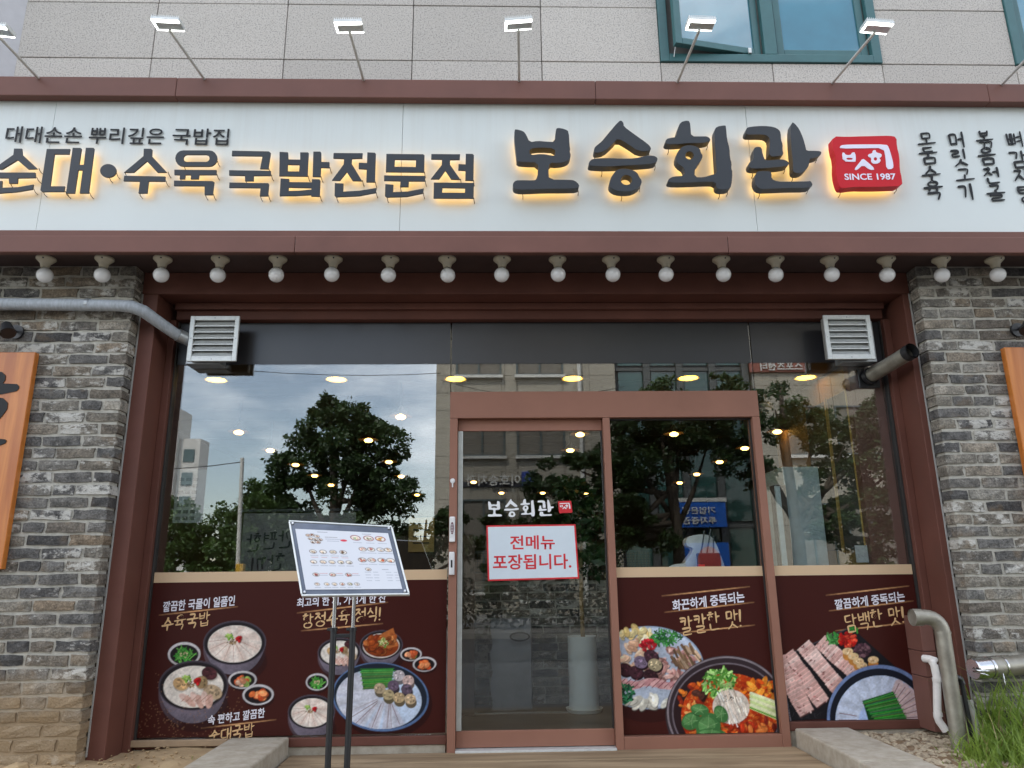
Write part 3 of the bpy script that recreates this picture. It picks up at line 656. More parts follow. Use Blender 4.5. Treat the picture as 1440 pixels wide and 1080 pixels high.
# ------------------------------------------------------------------ sliding door
dr = thing('sliding_door', 'tan brown automatic sliding door unit with fixed side light', 'door', (.8, 0, 0))
FY = -.055
ztop, zhead = 2.41, 2.213
bx('door_header', (DX0, DX1, FY, .06, zhead, ztop), M_BROWN_L, dr, .003)
for a, b, n in ((DX0, -.245, 'post'), (.808, .858, 'mullion'), (1.905, DX1, 'post')):
    bx(n, (a, b, FY, .06, -.012, zhead-.001), M_BROWN_L, dr, .003)
bx('sill_rail', (.859, 1.904, FY+.003, .06, -.012, .075), M_BROWN_L, dr, .003)
bx('threshold', (-.244, .807, FY-.02, .06, -.014, .012), M_ALU, dr, .002)
leaf = bx('door_leaf', (-.243, .806, .0, .035, .016, .118), M_BROWN_L, dr, .003)
bx('top_rail', (-.243, .806, .0, .035, 2.128, 2.212), M_BROWN_L, leaf, .003)
bx('edge_strip', (-.243, -.208, -.004, .035, .119, 2.127), pm('light_grey_aluminium', (.52, .54, .51), .4, metal=.4), leaf, .003)
bx('edge_strip', (.796, .806, .0, .035, .119, 2.127), M_RUBBER, leaf, .001)
bx('glass', (-.207, .795, .012, .020, .119, 2.127), M_DGLASS, leaf, 0)
bx('side_glass', (.859, 1.904, .0, .008, .076, 2.212), M_DGLASS, dr, 0)
bx('glazing_seal', (1.892, 1.903, -.012, -.001, .077, 2.211), M_RUBBER, dr, 0); bx('glazing_seal', (.860, 1.891, -.012, -.001, 2.200, 2.211), M_RUBBER, dr, 0)
# keypad + lock
mb = MB(); mb.box(-.296, -.256, FY-.022, FY-.001, 1.335, 1.51); kp = mb.build('keypad', pm('white_plastic', (.74, .73, .72), .3), dr, bevel=.009)
mb = MB(); mb.prism([stadium(-.2885, 1.385, -.2635, 1.468)[::1] if False else ell(-.276, 1.43, .012, .042, 18)], FY-.0245, FY-.0225); mb.build('key_field', pm('plum_key_field', (.16, .07, .085), .4), kp)
mb = MB()
for r in range(6):
    for c in range(2): mb.box(-.283+c*.009, -.278+c*.009, FY-.0262, FY-.0247, 1.400+r*.0105, 1.405+r*.0105)
mb.build('keys', pm('key_white', (.8, .78, .78), .4), kp)
mb = MB(); mb.box(-.296, -.258, FY-.022, FY-.001, 1.115, 1.27); lk = mb.build('lock', MATS['white_plastic'], dr, bevel=.006)
mb = MB(); mb.box(-.283, -.272, FY-.026, FY-.0225, 1.165, 1.215); mb.build('lock_slot', M_BLACK, lk, bevel=.002)
mb = MB(); mb.lathe([(0, FY-.014), (.016, FY-.012), (.018, FY-.002)], (-.277, 0, 1.76), 'y', 16); mb.tube([(-.277, FY-.006, 1.745), (-.277, FY-.006, 1.715)], .005, 8); mb.build('door_sensor', MATS['white_plastic'], dr, smooth='auto')

# ------------------------------------------------------------------ main sign
sg = thing('restaurant_sign', 'long white signboard with raised dark letters in a brown frame', 'sign', (0, PANEL_Y, 3.2))
X0, X1 = -4.6, 5.2
def streaked(m, z_top, amt, col):
    # grime washed down from the top edge, in streaks of uneven length
    t = m.node_tree; N = t.nodes; k = t.links.new; b = N['Principled BSDF']; src = b.inputs['Base Color'].links[0].from_socket
    g = N.new('ShaderNodeNewGeometry'); mp_ = N.new('ShaderNodeMapping'); mp_.inputs['Scale'].default_value = (9, 9, .35); k(g.outputs['Position'], mp_.inputs['Vector'])
    n_ = N.new('ShaderNodeTexNoise'); n_.inputs['Scale'].default_value = 2.2; n_.inputs['Detail'].default_value = 6; n_.inputs['Roughness'].default_value = .7; k(mp_.outputs[0], n_.inputs['Vector'])
    sx = N.new('ShaderNodeSeparateXYZ'); k(g.outputs['Position'], sx.inputs[0])
    mr = N.new('ShaderNodeMapRange'); mr.inputs['From Min'].default_value = z_top-.9; mr.inputs['From Max'].default_value = z_top; mr.inputs['To Min'].default_value = -.12; mr.inputs['To Max'].default_value = .12; k(sx.outputs['Z'], mr.inputs['Value'])
    ad = N.new('ShaderNodeMath'); k(n_.outputs['Fac'], ad.inputs[0]); k(mr.outputs['Result'], ad.inputs[1])
    r_ = N.new('ShaderNodeValToRGB'); r_.color_ramp.elements[0].position = .52; r_.color_ramp.elements[1].position = .82; r_.color_ramp.elements[1].color = (amt,)*3+(1,); k(ad.outputs[0], r_.inputs['Fac'])
    mi = N.new('ShaderNodeMix'); mi.data_type = 'RGBA'; mi.inputs['B'].default_value = (*col, 1); k(r_.outputs['Color'], mi.inputs['Factor']); k(src, mi.inputs['A']); k(mi.outputs['Result'], b.inputs['Base Color'])
streaked(M_WHITE, 4.38, .16, (.42, .38, .31)); streaked(M_GRAN, 6.0, .35, (.30, .28, .255))
PB = [X0, -3.05, -.62, 1.84, 4.28, X1]
for a, b in zip(PB[:-1], PB[1:]): bx('panel', (a+.0012, b-.0012, PANEL_Y+random.uniform(-.0008, .0008), PANEL_Y+.05, 3.36, 4.42), M_WHITE, sg, .001)
bx('panel_box', (X0, X1, PANEL_Y+.052, GR_Y-.002, 3.26, 4.50), M_BROWN_D, sg, 0)
TB = [X0, -2.2, .75, 3.6, X1]
for a, b in zip(TB[:-1], TB[1:]): bx('top_trim', (a+.001, b-.001, FACE_Y, PANEL_Y-.001, 4.372, 4.525+random.uniform(-.002, .002)), M_BROWN, sg, .006)
bx('top_cover', (X0, X1, PANEL_Y, PANEL_Y+.049, 4.422, 4.522), M_BROWN, sg, .002)
bx('lower_trim', (X0, X1, PANEL_Y-.02, PANEL_Y+.049, 3.255, 3.375), M_BROWN_L if False else M_BROWN, sg, .004)
TB = [X0, -1.3, 1.6, X1]
for a, b in zip(TB[:-1], TB[1:]): bx('fascia', (a+.001, b-.001, FACE_Y+random.uniform(-.001, .001), PANEL_Y-.021, 3.192, 3.312), M_BROWN, sg, .006)
M_GLOW = em('warm_backlight', (1, .54, .12), 1.75)
def zA(p): return (p[0]/4., 180+p[1]/4.)
def zB(p): return (320+p[0]/4., 180+p[1]/4.)
def zC(p): return (700+p[0]/6., 160+p[1]/6.)
def zD(p): return (920+p[0]/6., 160+p[1]/6.)
def zE(p): return (1140+p[0]/4.8, 160+p[1]/4.8)
def to_plane(poly, cv, Y): return [(lambda q: (q[0], q[2]))(P(*cv(p), Y)) for p in poly]
BIG = [  # each letter: list of (outline, holes...) on the front face
 (zC, [[[(140,135),(155,130),(215,145),(240,175),(268,240),(340,228),(400,234),(486,238),(488,130),(510,117),(570,130),(600,150),(606,270),(612,300),(606,320),(618,345),(605,385),(560,408),(500,416),(435,412),(428,480),(432,555),(600,556),(650,562),(690,600),(680,628),(560,632),(400,632),(230,640),(160,637),(130,620),(126,590),(150,562),(200,560),(300,562),(325,555),(340,500),(342,410),(230,408),(160,400),(158,360),(140,215)],
       [(265,295),(370,283),(484,292),(486,350),(460,353),(370,337),(270,350)]]]),
 (zC, [[[(1020,62),(1045,55),(1063,80),(1062,105),(1150,170),(1270,255),(1296,290),(1285,312),(1190,318),(1100,255),(1012,205),(975,250),(900,318),(830,332),(812,318),(815,285),(840,262),(880,230),(920,180)]],
       [[(800,378),(900,372),(1050,378),(1160,376),(1240,355),(1310,350),(1350,370),(1345,400),(1320,420),(1200,430),(1050,438),(920,446),(800,440),(768,432),(770,405)]],
       [[(1000,475),(1045,461),(1120,468),(1175,492),(1195,535),(1218,565),(1205,610),(1150,648),(1080,657),(1000,650),(955,625),(940,595),(950,550),(965,520)], ell(1086,558,48,42)]]),
 (zD, [[[(222,70),(270,56),(300,62),(308,120),(312,190),(400,190),(450,190),(475,212),(470,232),(400,248),(300,246),(200,256),(120,258),(92,245),(100,215),(130,203),(186,196),(195,130)]],
       [[(240,275),(285,263),(345,270),(388,295),(392,325),(412,355),(395,395),(345,455),(340,535),(420,535),(480,515),(530,505),(524,440),(515,300),(510,200),(508,140),(525,108),(600,95),(606,110),(616,220),(636,290),(640,370),(655,420),(650,460),(662,490),(652,610),(630,635),(560,640),(525,625),(522,575),(430,573),(300,580),(180,582),(118,575),(120,550),(160,528),(255,523),(258,460),(200,420),(180,380),(195,320)], ell(298,350,36,34)]]),
 (zD, [[[(778,120),(800,112),(850,105),(930,102),(1010,110),(1055,135),(1068,165),(1070,220),(1085,260),(1082,300),(1092,345),(1060,355),(970,362),(972,280),(978,210),(950,180),(900,174),(800,176),(770,165)]],
       [[(840,290),(870,277),(905,282),(915,340),(935,393),(1000,390),(1080,382),(1130,400),(1140,430),(1090,445),(980,455),(880,462),(810,458),(798,430),(805,405),(835,395)]],
       [[(1160,70),(1185,80),(1225,130),(1255,200),(1278,280),(1283,312),(1350,312),(1405,315),(1412,335),(1390,360),(1340,375),(1310,378),(1308,430),(1285,470),(1240,500),(1190,500),(1170,480),(1172,420),(1158,300),(1150,150)]],
       [[(860,490),(910,481),(975,485),(990,500),(990,550),(1040,572),(1150,572),(1300,570),(1320,565),(1340,605),(1300,624),(1150,625),(980,632),(900,635),(862,610),(845,560)]]]),
]
GOTH = [
 (zA, [[[(78,115),(122,115),(126,150),(212,230),(158,232),(97,180),(12,232),(-42,232),(74,150)]], [[(-45,250),(198,250),(200,280),(100,282),(98,312),(50,312),(48,282),(-45,280)]],
       [[(-40,295),(12,297),(10,335),(100,332),(188,317),(182,345),(90,360),(0,367),(-40,367)]]]),
 (zA, [[[(262,117),(393,117),(389,147),(306,147),(282,327),(364,327),(360,358),(235,359),(226,350)]],
       [[(408,111),(452,111),(458,116),(445,206),(470,206),(482,111),(526,111),(530,116),(498,367),(447,367),(464,237),(440,237),(420,367),(370,367)]]]),
 (zA, [[ell(608,240,46,38,28)]]),
 (zA, [[[(808,116),(850,116),(856,122),(854,158),(940,250),(885,250),(826,187),(752,250),(696,250),(806,158)]], [[(698,268),(930,272),(928,300),(836,300),(828,367),(778,367),(786,300),(694,298)]]]),
 (zA, [[stadium(985,125,1222,216), stadium(1032,150,1178,190)], [[(980,234),(1218,236),(1216,263),(1120,264),(1117,287),(1072,287),(1074,264),(1042,264),(1040,287),(1010,287),(1012,264),(980,263)]],
       [[(978,295),(1195,298),(1205,304),(1196,376),(1150,376),(1150,326),(978,325)]]]),
 (zB, [[[(25,127),(232,131),(243,140),(229,231),(182,230),(196,158),(23,156)]], [[(8,237),(243,240),(243,268),(147,269),(147,298),(98,298),(97,268),(8,266)]], [[(10,306),(230,310),(233,318),(227,383),(180,383),(185,337),(8,335)]]]),
 (zB, [[[(292,133),(340,136),(342,176),(408,177),(408,136),(452,136),(456,140),(450,272),(290,270)], [(339,206),(404,207),(402,244),(338,243)]],
       [[(482,132),(522,132),(527,140),(527,190),(573,191),(573,224),(526,223),(523,275),(478,273)]],
       [[(298,283),(346,285),(347,303),(473,305),(474,288),(517,288),(522,296),(518,385),(470,384),(470,376),(380,381),(292,382)], [(344,334),(470,337),(471,345),(400,352),(343,353)]]]),
 (zB, [[[(596,140),(760,141),(758,171),(700,173),(698,200),(757,298),(703,297),(671,248),(632,296),(586,294),(652,205),(655,173),(594,170)]],
       [[(786,136),(828,138),(834,144),(829,305),(780,304),(782,232),(737,229),(738,194),(784,196)]], [[(603,309),(652,311),(650,357),(740,352),(838,336),(834,364),(740,382),(610,388),(601,380)]]]),
 (zB, [[[(893,145),(1100,147),(1108,153),(1106,249),(890,247)], [(941,177),(1060,179),(1058,219),(939,217)]], [[(880,266),(1112,269),(1111,299),(1020,299),(1018,331),(970,331),(972,298),(880,296)]],
       [[(887,315),(933,318),(931,360),(1010,357),(1104,339),(1100,367),(1010,386),(895,390),(885,382)]]]),
 (zB, [[[(1146,146),(1308,147),(1306,178),(1252,179),(1251,205),(1310,290),(1258,289),(1225,240),(1190,288),(1142,287),(1204,208),(1206,177),(1145,175)]],
       [[(1340,144),(1378,145),(1386,152),(1383,296),(1337,295),(1338,240),(1297,237),(1299,202),(1338,204)]], [[(1160,306),(1386,308),(1384,396),(1158,395)], [(1209,336),(1336,338),(1335,364),(1207,363)]]]),
]
def shrink(lp, d, hole):
    n = len(lp); ar = sum(lp[i][0]*lp[(i+1)%n][1]-lp[(i+1)%n][0]*lp[i][1] for i in range(n)); s = 1 if ar > 0 else -1
    if hole: s = -s
    q = []
    for i in range(n):
        a, b, c = Vector(lp[i-1]), Vector(lp[i]), Vector(lp[(i+1) % n])
        e1 = (b-a); e2 = (c-b)
        if e1.length < 1e-6 or e2.length < 1e-6: q.append(tuple(b)); continue
        n1 = Vector((-e1.y, e1.x)).normalized(); n2 = Vector((-e2.y, e2.x)).normalized(); m = (n1+n2)
        if m.length < .3: m = n1
        m.normalize(); q.append(tuple(b+m*d*s))
    return q
def sign_letter(cv, strokes, front, back, name, mat, smooth_it, glow=True, bev=.003):
    letter = None
    mb = MB(); gb = MB(); pins = MB()
    for st in strokes:
        polys = [to_plane(p, cv, front) for p in st]
        if smooth_it: polys = [chaikin(p, 1) for p in polys]
        mb.prism(polys, front, back)
        gb.prism([shrink(p, .008, i > 0) for i, p in enumerate(polys)], back+.001, back+.006)
        xs = [q[0] for q in polys[0]]; lo = min(polys[0], key=lambda q: q[1]); r_ = max(polys[0], key=lambda q: q[0]-q[1]*.3)
        for q in (lo, r_):
            pins.tube([(q[0], back+.0, q[1]+.012), (q[0]+.003, back+.02, q[1]-.006), (q[0]+.004, PANEL_Y, q[1]-.008)], .0024, 5)
    letter = mb.build(name, mat, sg, bevel=bev, seg=2)
    if glow:
        gb.build('backlight', M_GLOW, letter)
        tag(pins.build('standoff_pin', M_INK, letter), None, kind='stuff')
    return letter
for cv, st in BIG: sign_letter(cv, st, PANEL_Y-.117, PANEL_Y-.050, 'large_letter', M_CHAR, True)
for cv, st in GOTH: sign_letter(cv, st, PANEL_Y-.058, PANEL_Y-.047, 'block_letter', M_CHAR, False, bev=.0015)
LOGO_BOX = [(145,152),(250,155),(330,152),(440,150),(530,147),(580,156),(582,220),(600,290),(602,380),(615,430),(620,487),(500,492),(400,494),(300,492),(210,505),(190,480),(170,400),(172,300),(150,230)]
LOGO = [[[(195,222),(215,210),(350,208),(510,208),(525,225),(545,290),(557,340),(555,374),(510,376),(505,300),(492,232),(350,234),(200,236)]],
        [[(210,265),(225,262),(235,280),(270,280),(278,262),(300,262),(305,322),(290,326),(218,322)], [(240,298),(282,298),(282,312),(242,312)]],
        [[(350,302),(375,320),(437,376),(400,382),(352,345),(310,383),(292,376),(325,335)]],
        [[(418,248),(438,246),(440,262),(478,272),(478,292),(460,300),(474,315),(460,335),(425,341),(405,325),(410,300),(388,292),(386,275),(415,268)], ell(436,306,12,12,12)]]
LF = PANEL_Y-.117
lb = sign_letter(zE, [[LOGO_BOX]], LF, PANEL_Y-.050, 'logo_box', M_RED, True, bev=.004)
mb = MB()
for st in LOGO: mb.prism([chaikin(to_plane(p, zE, LF), 1) for p in st], LF-.003, LF-.0005)
mb.build('emblem', M_PALE, lb)
a, b = P(*zE((224, 405)), LF), P(*zE((570, 403)), LF)
text_on('SINCE 1987', (a[0], a[2]), (b[0], b[2]), a[2]-P(*zE((224, 448)), LF)[2], LF-.002, 'lettering', M_PALE, lb, bold=.022)
# small raised lines of lettering
def sign_text(body, x0, y0, x1, y1, h, bold=.02, wob=.0, seed=0, depth=.014, name='small_lettering'):
    Y = PANEL_Y-.022
    a, b, c = P(x0, y0, Y), P(x1, y1, Y), P(x0, y0+h, Y)
    return text_on(body, (a[0], a[2]), (b[0], b[2]), a[2]-c[2], PANEL_Y-.008, name, M_INK, sg, bold, depth, wob, seed)
for body, xa, xb in (('대대손손', 9, 116), ('뿌리깊은', 126, 231), ('국밥집', 243, 322)):
    sign_text(body, xa, 176+xa*.012, xb, 176+xb*.012, 23, .003, .0, len(body)+int(xa), .004)
VERT = [('모둠수육', [(1289,186,24,18),(1291,207,25,24),(1295,233,25,23),(1299,255,25,26)]), ('머릿고기', [(1333,185,21,23),(1337,209,22,24),(1342,237,25,18),(1347,258,22,24)]),
        ('볶음전골', [(1371,184,23,25),(1375,208,24,24),(1382,235,22,24),(1386,260,25,23)]), ('뼈감자탕', [(1414,185,22,23),(1419,212,24,24),(1424,236,24,22),(1430,261,25,25)])]
for body, pos in VERT:
    for i, (ch, (x, y, ww, hh)) in enumerate(zip(body, pos)):
        Yb = PANEL_Y-.012; a, b, c = P(x, y+1.0, Yb), P(x+ww, y-.5, Yb), P(x, y+1+hh*.92, Yb)
        brush_text(ch, (a[0], a[2]), (b[0], b[2]), a[2]-c[2], PANEL_Y-.006, 'brush_character', M_INK, sg, .125, .005, i*3+x)
sign_text('·', 1388, 234, 1392, 234, 4, .0, 0, 0, .008, 'brush_character')

# ------------------------------------------------------------------ floodlights over the sign
M_LED = em('floodlight_led', (.95, 1, .95), 5.5)
FL = [(60, 105, -5, 30), (292, 108, 236, 22), (513, 112, 491, 25), (730, 116, 729, 22), (950, 117, 985, 22), (1165, 118, 1233, 26), (1402, 117, 1478, 30)]
WH = ['at the far left corner of the sign', 'second from the left, over the small lettering', 'over the middle block letters', 'right above the gap between both names', 'in front of the open teal sash', 'over the red logo box', 'at the far right corner of the sign']
for i, (bx_, by_, lx, ly) in enumerate(FL):
    b0 = P(bx_, by_, -.70); x = b0[0]
    hd = PX(lx, ly+14, x) if i != 3 else (x, -1.33, 4.53)
    hy = -1.33; q = P(lx, ly+14, hy); hz = q[2]; xh = q[0]
    t = thing('floodlight', 'lit white floodlight on a thin arm, '+WH[i], 'floodlight', (x, -.70, 4.525), 'floodlights on arms over the sign')
    mb = MB(); mb.tube([(x, -.70, 4.52), (x+(xh-x)*.95, hy+.03, hz-.01)], .0095, 8); mb.tube([(x, -.70, 4.515), (x, -.70, 4.535)], .018, 10)
    mb.build('arm', pm('pale_grey_paint', (.50, .49, .46), .5), t, smooth='auto')
    T = Matrix.Translation((xh, hy, hz))@Matrix.Rotation(R((7, 3, -2, -6, 2, 5, 3)[i]), 4, 'Y')@Matrix.Rotation(R(2 if i != 3 else 6), 4, 'X')
    mb = MB(); mb.box(-.088, .088, -.052, .052, .004, .022, M=T)
    for k in range(14): mb.box(-.086+k*.0126, -.081+k*.0126, -.05, .05, .022, .036, M=T)
    hd_ = mb.build('head', M_ALU, t, bevel=.002)
    for q in ((-.084, .084, -.049, -.026), (-.084, .084, .041, .049), (-.084, -.074, -.026, .041)):
        mb = MB(); mb.box(*q, -.001, .0035, M=T); mb.build('led_strip', M_LED, hd_)
    mb = MB(); mb.box(-.0735, .084, -.0255, .0405, .0005, .0035, M=T); mb.build('reflector', M_GALV, hd_)
    mb = MB(); mb.tube([T@Vector(v) for v in ((-.01, .03, .03), (-.02, .045, .06), (-.005, .055, .075), (.015, .05, .06))], .004, 6); mb.build('cable', M_BLACK, t, smooth=True)

# ------------------------------------------------------------------ globe bulbs under the fascia
BX = [65, 147, 229, 310, 391, 469, 549, 629, 706, 784, 859, 936, 1014, 1090, 1166, 1246, 1323, 1398]
ordn = ['first', 'second', 'third', 'fourth', 'fifth', 'sixth', 'seventh', 'eighth', 'ninth']
b0 = None
for i, px in enumerate(BX):
    yb = -.525; p = P(px, 364, yb); x = p[0]
    lab = 'round white globe bulb in a cream holder, ' + (ordn[i] if i < 9 else ordn[17-i]) + (' from the left end of the row' if i < 9 else ' from the right end of the row')
    t = thing('globe_bulb', lab, 'bulb', (x, yb, SOFFIT), 'globe bulbs under the sign')
    if b0 is None:
        mb = MB(); mb.lathe([(.0, -.001), (.062, -.001), (.062, -.012), (.052, -.022), (.034, -.040), (.028, -.062), (.026, -.07), (0, -.07)], n=24); hm = mb.mesh('holder'); hm.materials.append(M_CREAM)
        mb = MB(); mb.lathe([(.0, -.07), (.020, -.071), (.024, -.078)]+[(.0525*math.sin(a), -.123+.0525*math.cos(a)) for a in np.linspace(.55, math.pi, 14)], n=28); gm = mb.mesh('globe'); gm.materials.append(M_OPAL)
        mb = MB(); mb.tube([(.012, -.045, -.004), (.012, -.055, -.02)], .006, 6); sm_ = mb.mesh('screw'); sm_.materials.append(M_BLACK)
        for m_ in (hm, gm): m_.polygons.foreach_set('use_smooth', [True]*len(m_.polygons))
        hm.set_sharp_from_angle(angle=R(40)); b0 = (hm, gm, sm_)
    for nm, me in zip(('holder', 'globe', 'screw'), b0):
        o = bpy.data.objects.new(nm, me); COL.objects.link(o); o.parent = t
        if nm == 'globe': o.rotation_euler = (R(random.uniform(-4, 4)), R(random.uniform(-5, 5)), 0)

# ------------------------------------------------------------------ vents, duct, flue, spotlights, plaques
def vent(x0, x1, z0, z1, label, side):
    t = thing('vent_box', label, 'vent', ((x0+x1)/2, 0, z0), 'louvred vent boxes in the upper corners of the shopfront')
    yf = -.205; fr = .032
    h = MB(); a, b = (x0-.035, x1-.14) if side < 0 else (x0+.14, x1+.05)
    h.box(a, b, -.13, -.0085, z0+.0, z1-.02); h.build('housing', M_GALV, t, bevel=.004)
    mb = MB(); mb.box(x0+.025, x1-.035, -.135, -.131, z0+.02, z1-.02); mb.box(x0+.012, x0+.024, yf+.02, -.131, z0+.014, z1-.014); mb.box(x1-.034, x1-.022, yf+.02, -.131, z0+.014, z1-.014)
    mb.box(x0+.025, x1-.035, yf+.02, -.136, z0+.012, z0+.018); mb.box(x0+.025, x1-.035, yf+.02, -.136, z1-.018, z1-.012); mb.build('collar', pm('vent_inner', (.30, .29, .27), .6), t)
    mb = MB()
    for q in ((x0, x0+fr, z0, z1), (x1-fr, x1, z0, z1), (x0+fr, x1-fr, z0, z0+fr), (x0+fr, x1-fr, z1-fr, z1)): mb.box(q[0], q[1], yf, yf+.019, q[2], q[3])
    mb.build('frame', M_ALU, t, bevel=.003)
    n = 6; st = (z1-z0-2*fr)/n
    for i in range(n):
        z = z0+fr+st*i; s_ = MB(); d, e = .034, st*1.04; xa, xb = x0+fr, x1-fr; yo = yf+.006
        s_.add([(xa, yo, z), (xb, yo, z), (xb, yo, z+.007), (xa, yo, z+.007), (xa, yo+d, z+e), (xb, yo+d, z+e), (xb, yo+d, z+e+.004), (xa, yo+d, z+e+.004)],
               [(0,1,2,3),(4,7,6,5),(0,4,5,1),(3,2,6,7),(0,3,7,4),(1,5,6,2)]); s_.build('slat', M_ALU, t)
    mb = MB()
    for (a, b) in ((x0+fr/2, (z0+z1)/2), (x1-fr/2, (z0+z1)/2), ((x0+x1)/2, z0+fr/2), ((x0+x1)/2, z1-fr/2)): mb.lathe([(0, yf-.003), (.004, yf-.002), (.005, yf)], (a, 0, b), 'y', 8)
    tag(mb.build('screw', M_GALV, t), None, kind='stuff')
vent(-2.165, -1.815, 2.605, 2.945, 'white louvred vent box at the upper left, joined by the grey pipe', -1)
vent(2.45, 2.80, 2.605, 2.945, 'white louvred vent box at the upper right, above the steel flue', 1)
dp = thing('vent_pipe', 'grey taped pipe running along the left brick wall into the vent', 'pipe', (-3.0, -.48, 2.93))
pts = [(-4.3, -.475, 2.945), (-3.36, -.475, 2.935), (-2.85, -.475, 2.928), (-2.55, -.475, 2.922), (-2.46, -.465, 2.918), (-2.395, -.43, 2.898), (-2.34, -.36, 2.86), (-2.25, -.25, 2.80), (-2.17, -.14, 2.77)]
mb = MB(); mb.tube(pts, [.040, .040, .041, .039, .043, .043, .041, .040, .040], 20); mb.build('pipe_run', M_PIPEWRAP, dp, smooth='auto')
mb = MB(); mb.tube([(-2.235, -.23, 2.795), (-2.20, -.185, 2.783)], .046, 20); mb.build('collar', M_GALV, dp, smooth='auto')
for x in (-3.5, -2.75):
    mb = MB(); mb.tube([(x-.012, -.475, 2.932), (x+.012, -.475, 2.931)], .043, 20); mb.box(x-.01, x+.01, -.44, -.405, 2.92, 2.94); mb.build('clamp', M_GALV, dp)
fl = thing('flue_pipe', 'short steel flue pipe jutting from the right jamb below the vent', 'pipe', (2.9, -.03, 2.55))
f0, f1 = Vector(P(1222, 530, -.03)), Vector(P(1283, 493, -.47))
d_ = (f1-f0)
mb = MB(); mb.tube([f0, f0+d_*.5, f0+d_*.97], .052, 24, cap=False); mb.build('tube', M_STEEL, fl, smooth='auto')
mb = MB(); mb.tube([f0+d_*.88, f0+d_*1.0], .0555, 24, cap=False); mb.tube([f0+d_*1.0, f0+d_*.88], .047, 24, cap=False); mb.build('rim', M_BLKMET, fl, smooth='auto')
mb = MB(); mb.tube([f0+d_*.6, f0+d_*.62], .046, 24); mb.build('inner_baffle', M_STEEL, fl)
mb = MB(); mb.tube([f0+d_*.0, f0+d_*.07], .066, 24); mb.box(f0.x-.075, f0.x+.075, -.03, -.009, f0.z-.08, f0.z+.06); mb.build('wall_collar', M_BLACK, fl, smooth='auto')

def spotlight(x, z, s, label):
    t = thing('spotlight', label, 'spotlight', (x, GR_Y, z), 'black spotlights over the timber plaques')
    mb = MB(); mb.lathe([(0, 0), (.05, 0), (.05, .02), (0, .022)], (x, GR_Y-.022, z), 'y', 18); mb.build('base', M_BLACK, t, smooth='auto')
    mb = MB(); mb.tube([(x, GR_Y-.02, z), (x, GR_Y-.09, z+.015), (x+s*.01, GR_Y-.12, z-.005)], .009, 8); mb.build('arm', M_BLACK, t, smooth='auto')
    c = Vector((x+s*.015, GR_Y-.13, z-.015)); dv = Vector((s*.45, -.35, -.75)).normalized()
    mb = MB(); mb.tube([c-dv*.05, c-dv*.04, c+dv*.02, c+dv*.05, c+dv*.052, c+dv*.04], [.018, .03, .042, .047, .04, .036], 20); mb.build('lamp_head', M_BLACK, t, smooth='auto')
    mb = MB(); mb.tube([(x-s*.01, GR_Y-.03, z+.01), (x-s*.03, GR_Y-.07, z+.05), (x, GR_Y-.11, z+.03)], .004, 6); mb.build('cable', M_BLACK, t, smooth=True)
spotlight(-3.245, 2.755, 1, 'black spotlight on the left brick wall under the grey pipe')
spotlight(3.735, 2.755, -1, 'black spotlight on the right brick wall, cut by the photo edge')
def plaque(x0, x1, z0, z1, label, chars, mi):
    t = thing('timber_plaque', label, 'plaque', ((x0+x1)/2, GR_Y-.003, z0), 'orange timber plaques on the brick walls')
    mb = MB(); mb.box(x0, x1, GR_Y-.052, GR_Y-.006, z0, z1); mb.build('board', M_OAK, t, bevel=.005)
    for ch, z, w_, xa in chars: brush_text(ch, (xa, z), (xa+w_, z+.015), .29, GR_Y-.0525, 'brush_character', M_INK, t, .25, .004, int(z*10))
plaque(-3.62, -3.068, 1.18, 2.60, 'orange timber plaque with black brush lettering on the left brick wall', [('국', 2.44, .34, -3.50), ('밥', 2.05, .34, -3.52)], 0)
plaque(3.585, 4.12, 1.20, 2.615, 'orange timber plaque on the right brick wall, cut by the photo edge', [], 0)

# ------------------------------------------------------------------ pipes at the right foot
jp = thing('standpipe', 'weathered steel standpipe bent over at the top, right of the shopfront', 'pipe', (2.84, -.62, .05))
Yp = -.62
a, b_, c_ = P(1300, 868, Yp), P(1327, 900, Yp), P(1338, 1030, Yp)
r = .045; cx_, cz_ = b_[0]-.09, a[2]-.09
arc = [(cx_+.09*math.sin(u), Yp, cz_+.09*math.cos(u)) for u in np.linspace(0, math.pi/2, 8)]
mb = MB(); mb.tube([(cx_-.055, Yp, cz_+.09)]+arc+[(b_[0], Yp, .35), (b_[0], Yp, -.05)], r, 22); mb.build('pipe', M_STEEL, jp, smooth='auto')
mb = MB(); mb.tube([(cx_-.085, Yp, cz_+.09), (cx_-.028, Yp, cz_+.09)], r*1.12, 22, cap=False); mb.lathe([(0, cx_-.079), (r*1.1, cx_-.079)], (0, Yp, cz_+.09), 'x', 22); mb.build('coupling', M_STEEL, jp, smooth='auto')
mb = MB(); mb.tube([(b_[0], Yp, cz_-.006), (b_[0], Yp, cz_+.006)], r*1.06, 22); mb.build('weld_ring', M_STEEL, jp, smooth='auto')
wp = thing('drain_pipe', 'thin white plastic drain pipe next to the standpipe', 'pipe', (2.72, -.28, .1))
q0, q1, q2 = P(1300, 926, -.20), P(1315, 945, -.27), P(1325, 1015, -.27)
mb = MB(); mb.tube([(q0[0], -.195, q0[2]), (q0[0]+.012, -.235, q0[2]), (q0[0]+.03, -.262, q0[2]-.006), (q1[0]-.014, -.273, q0[2]-.018), (q1[0]-.004, -.278, q0[2]-.034), (q1[0], -.28, q1[2]-.03), (q2[0]-.032, -.28, q2[2]+.03), (q2[0]-.026, -.281, q2[2]+.005), (q2[0]-.012, -.286, q2[2]-.02), (q2[0]+.004, -.29, q2[2]-.05)], .024, 14); mb.build('pipe', M_PVC, wp, smooth='auto')
mb = MB()
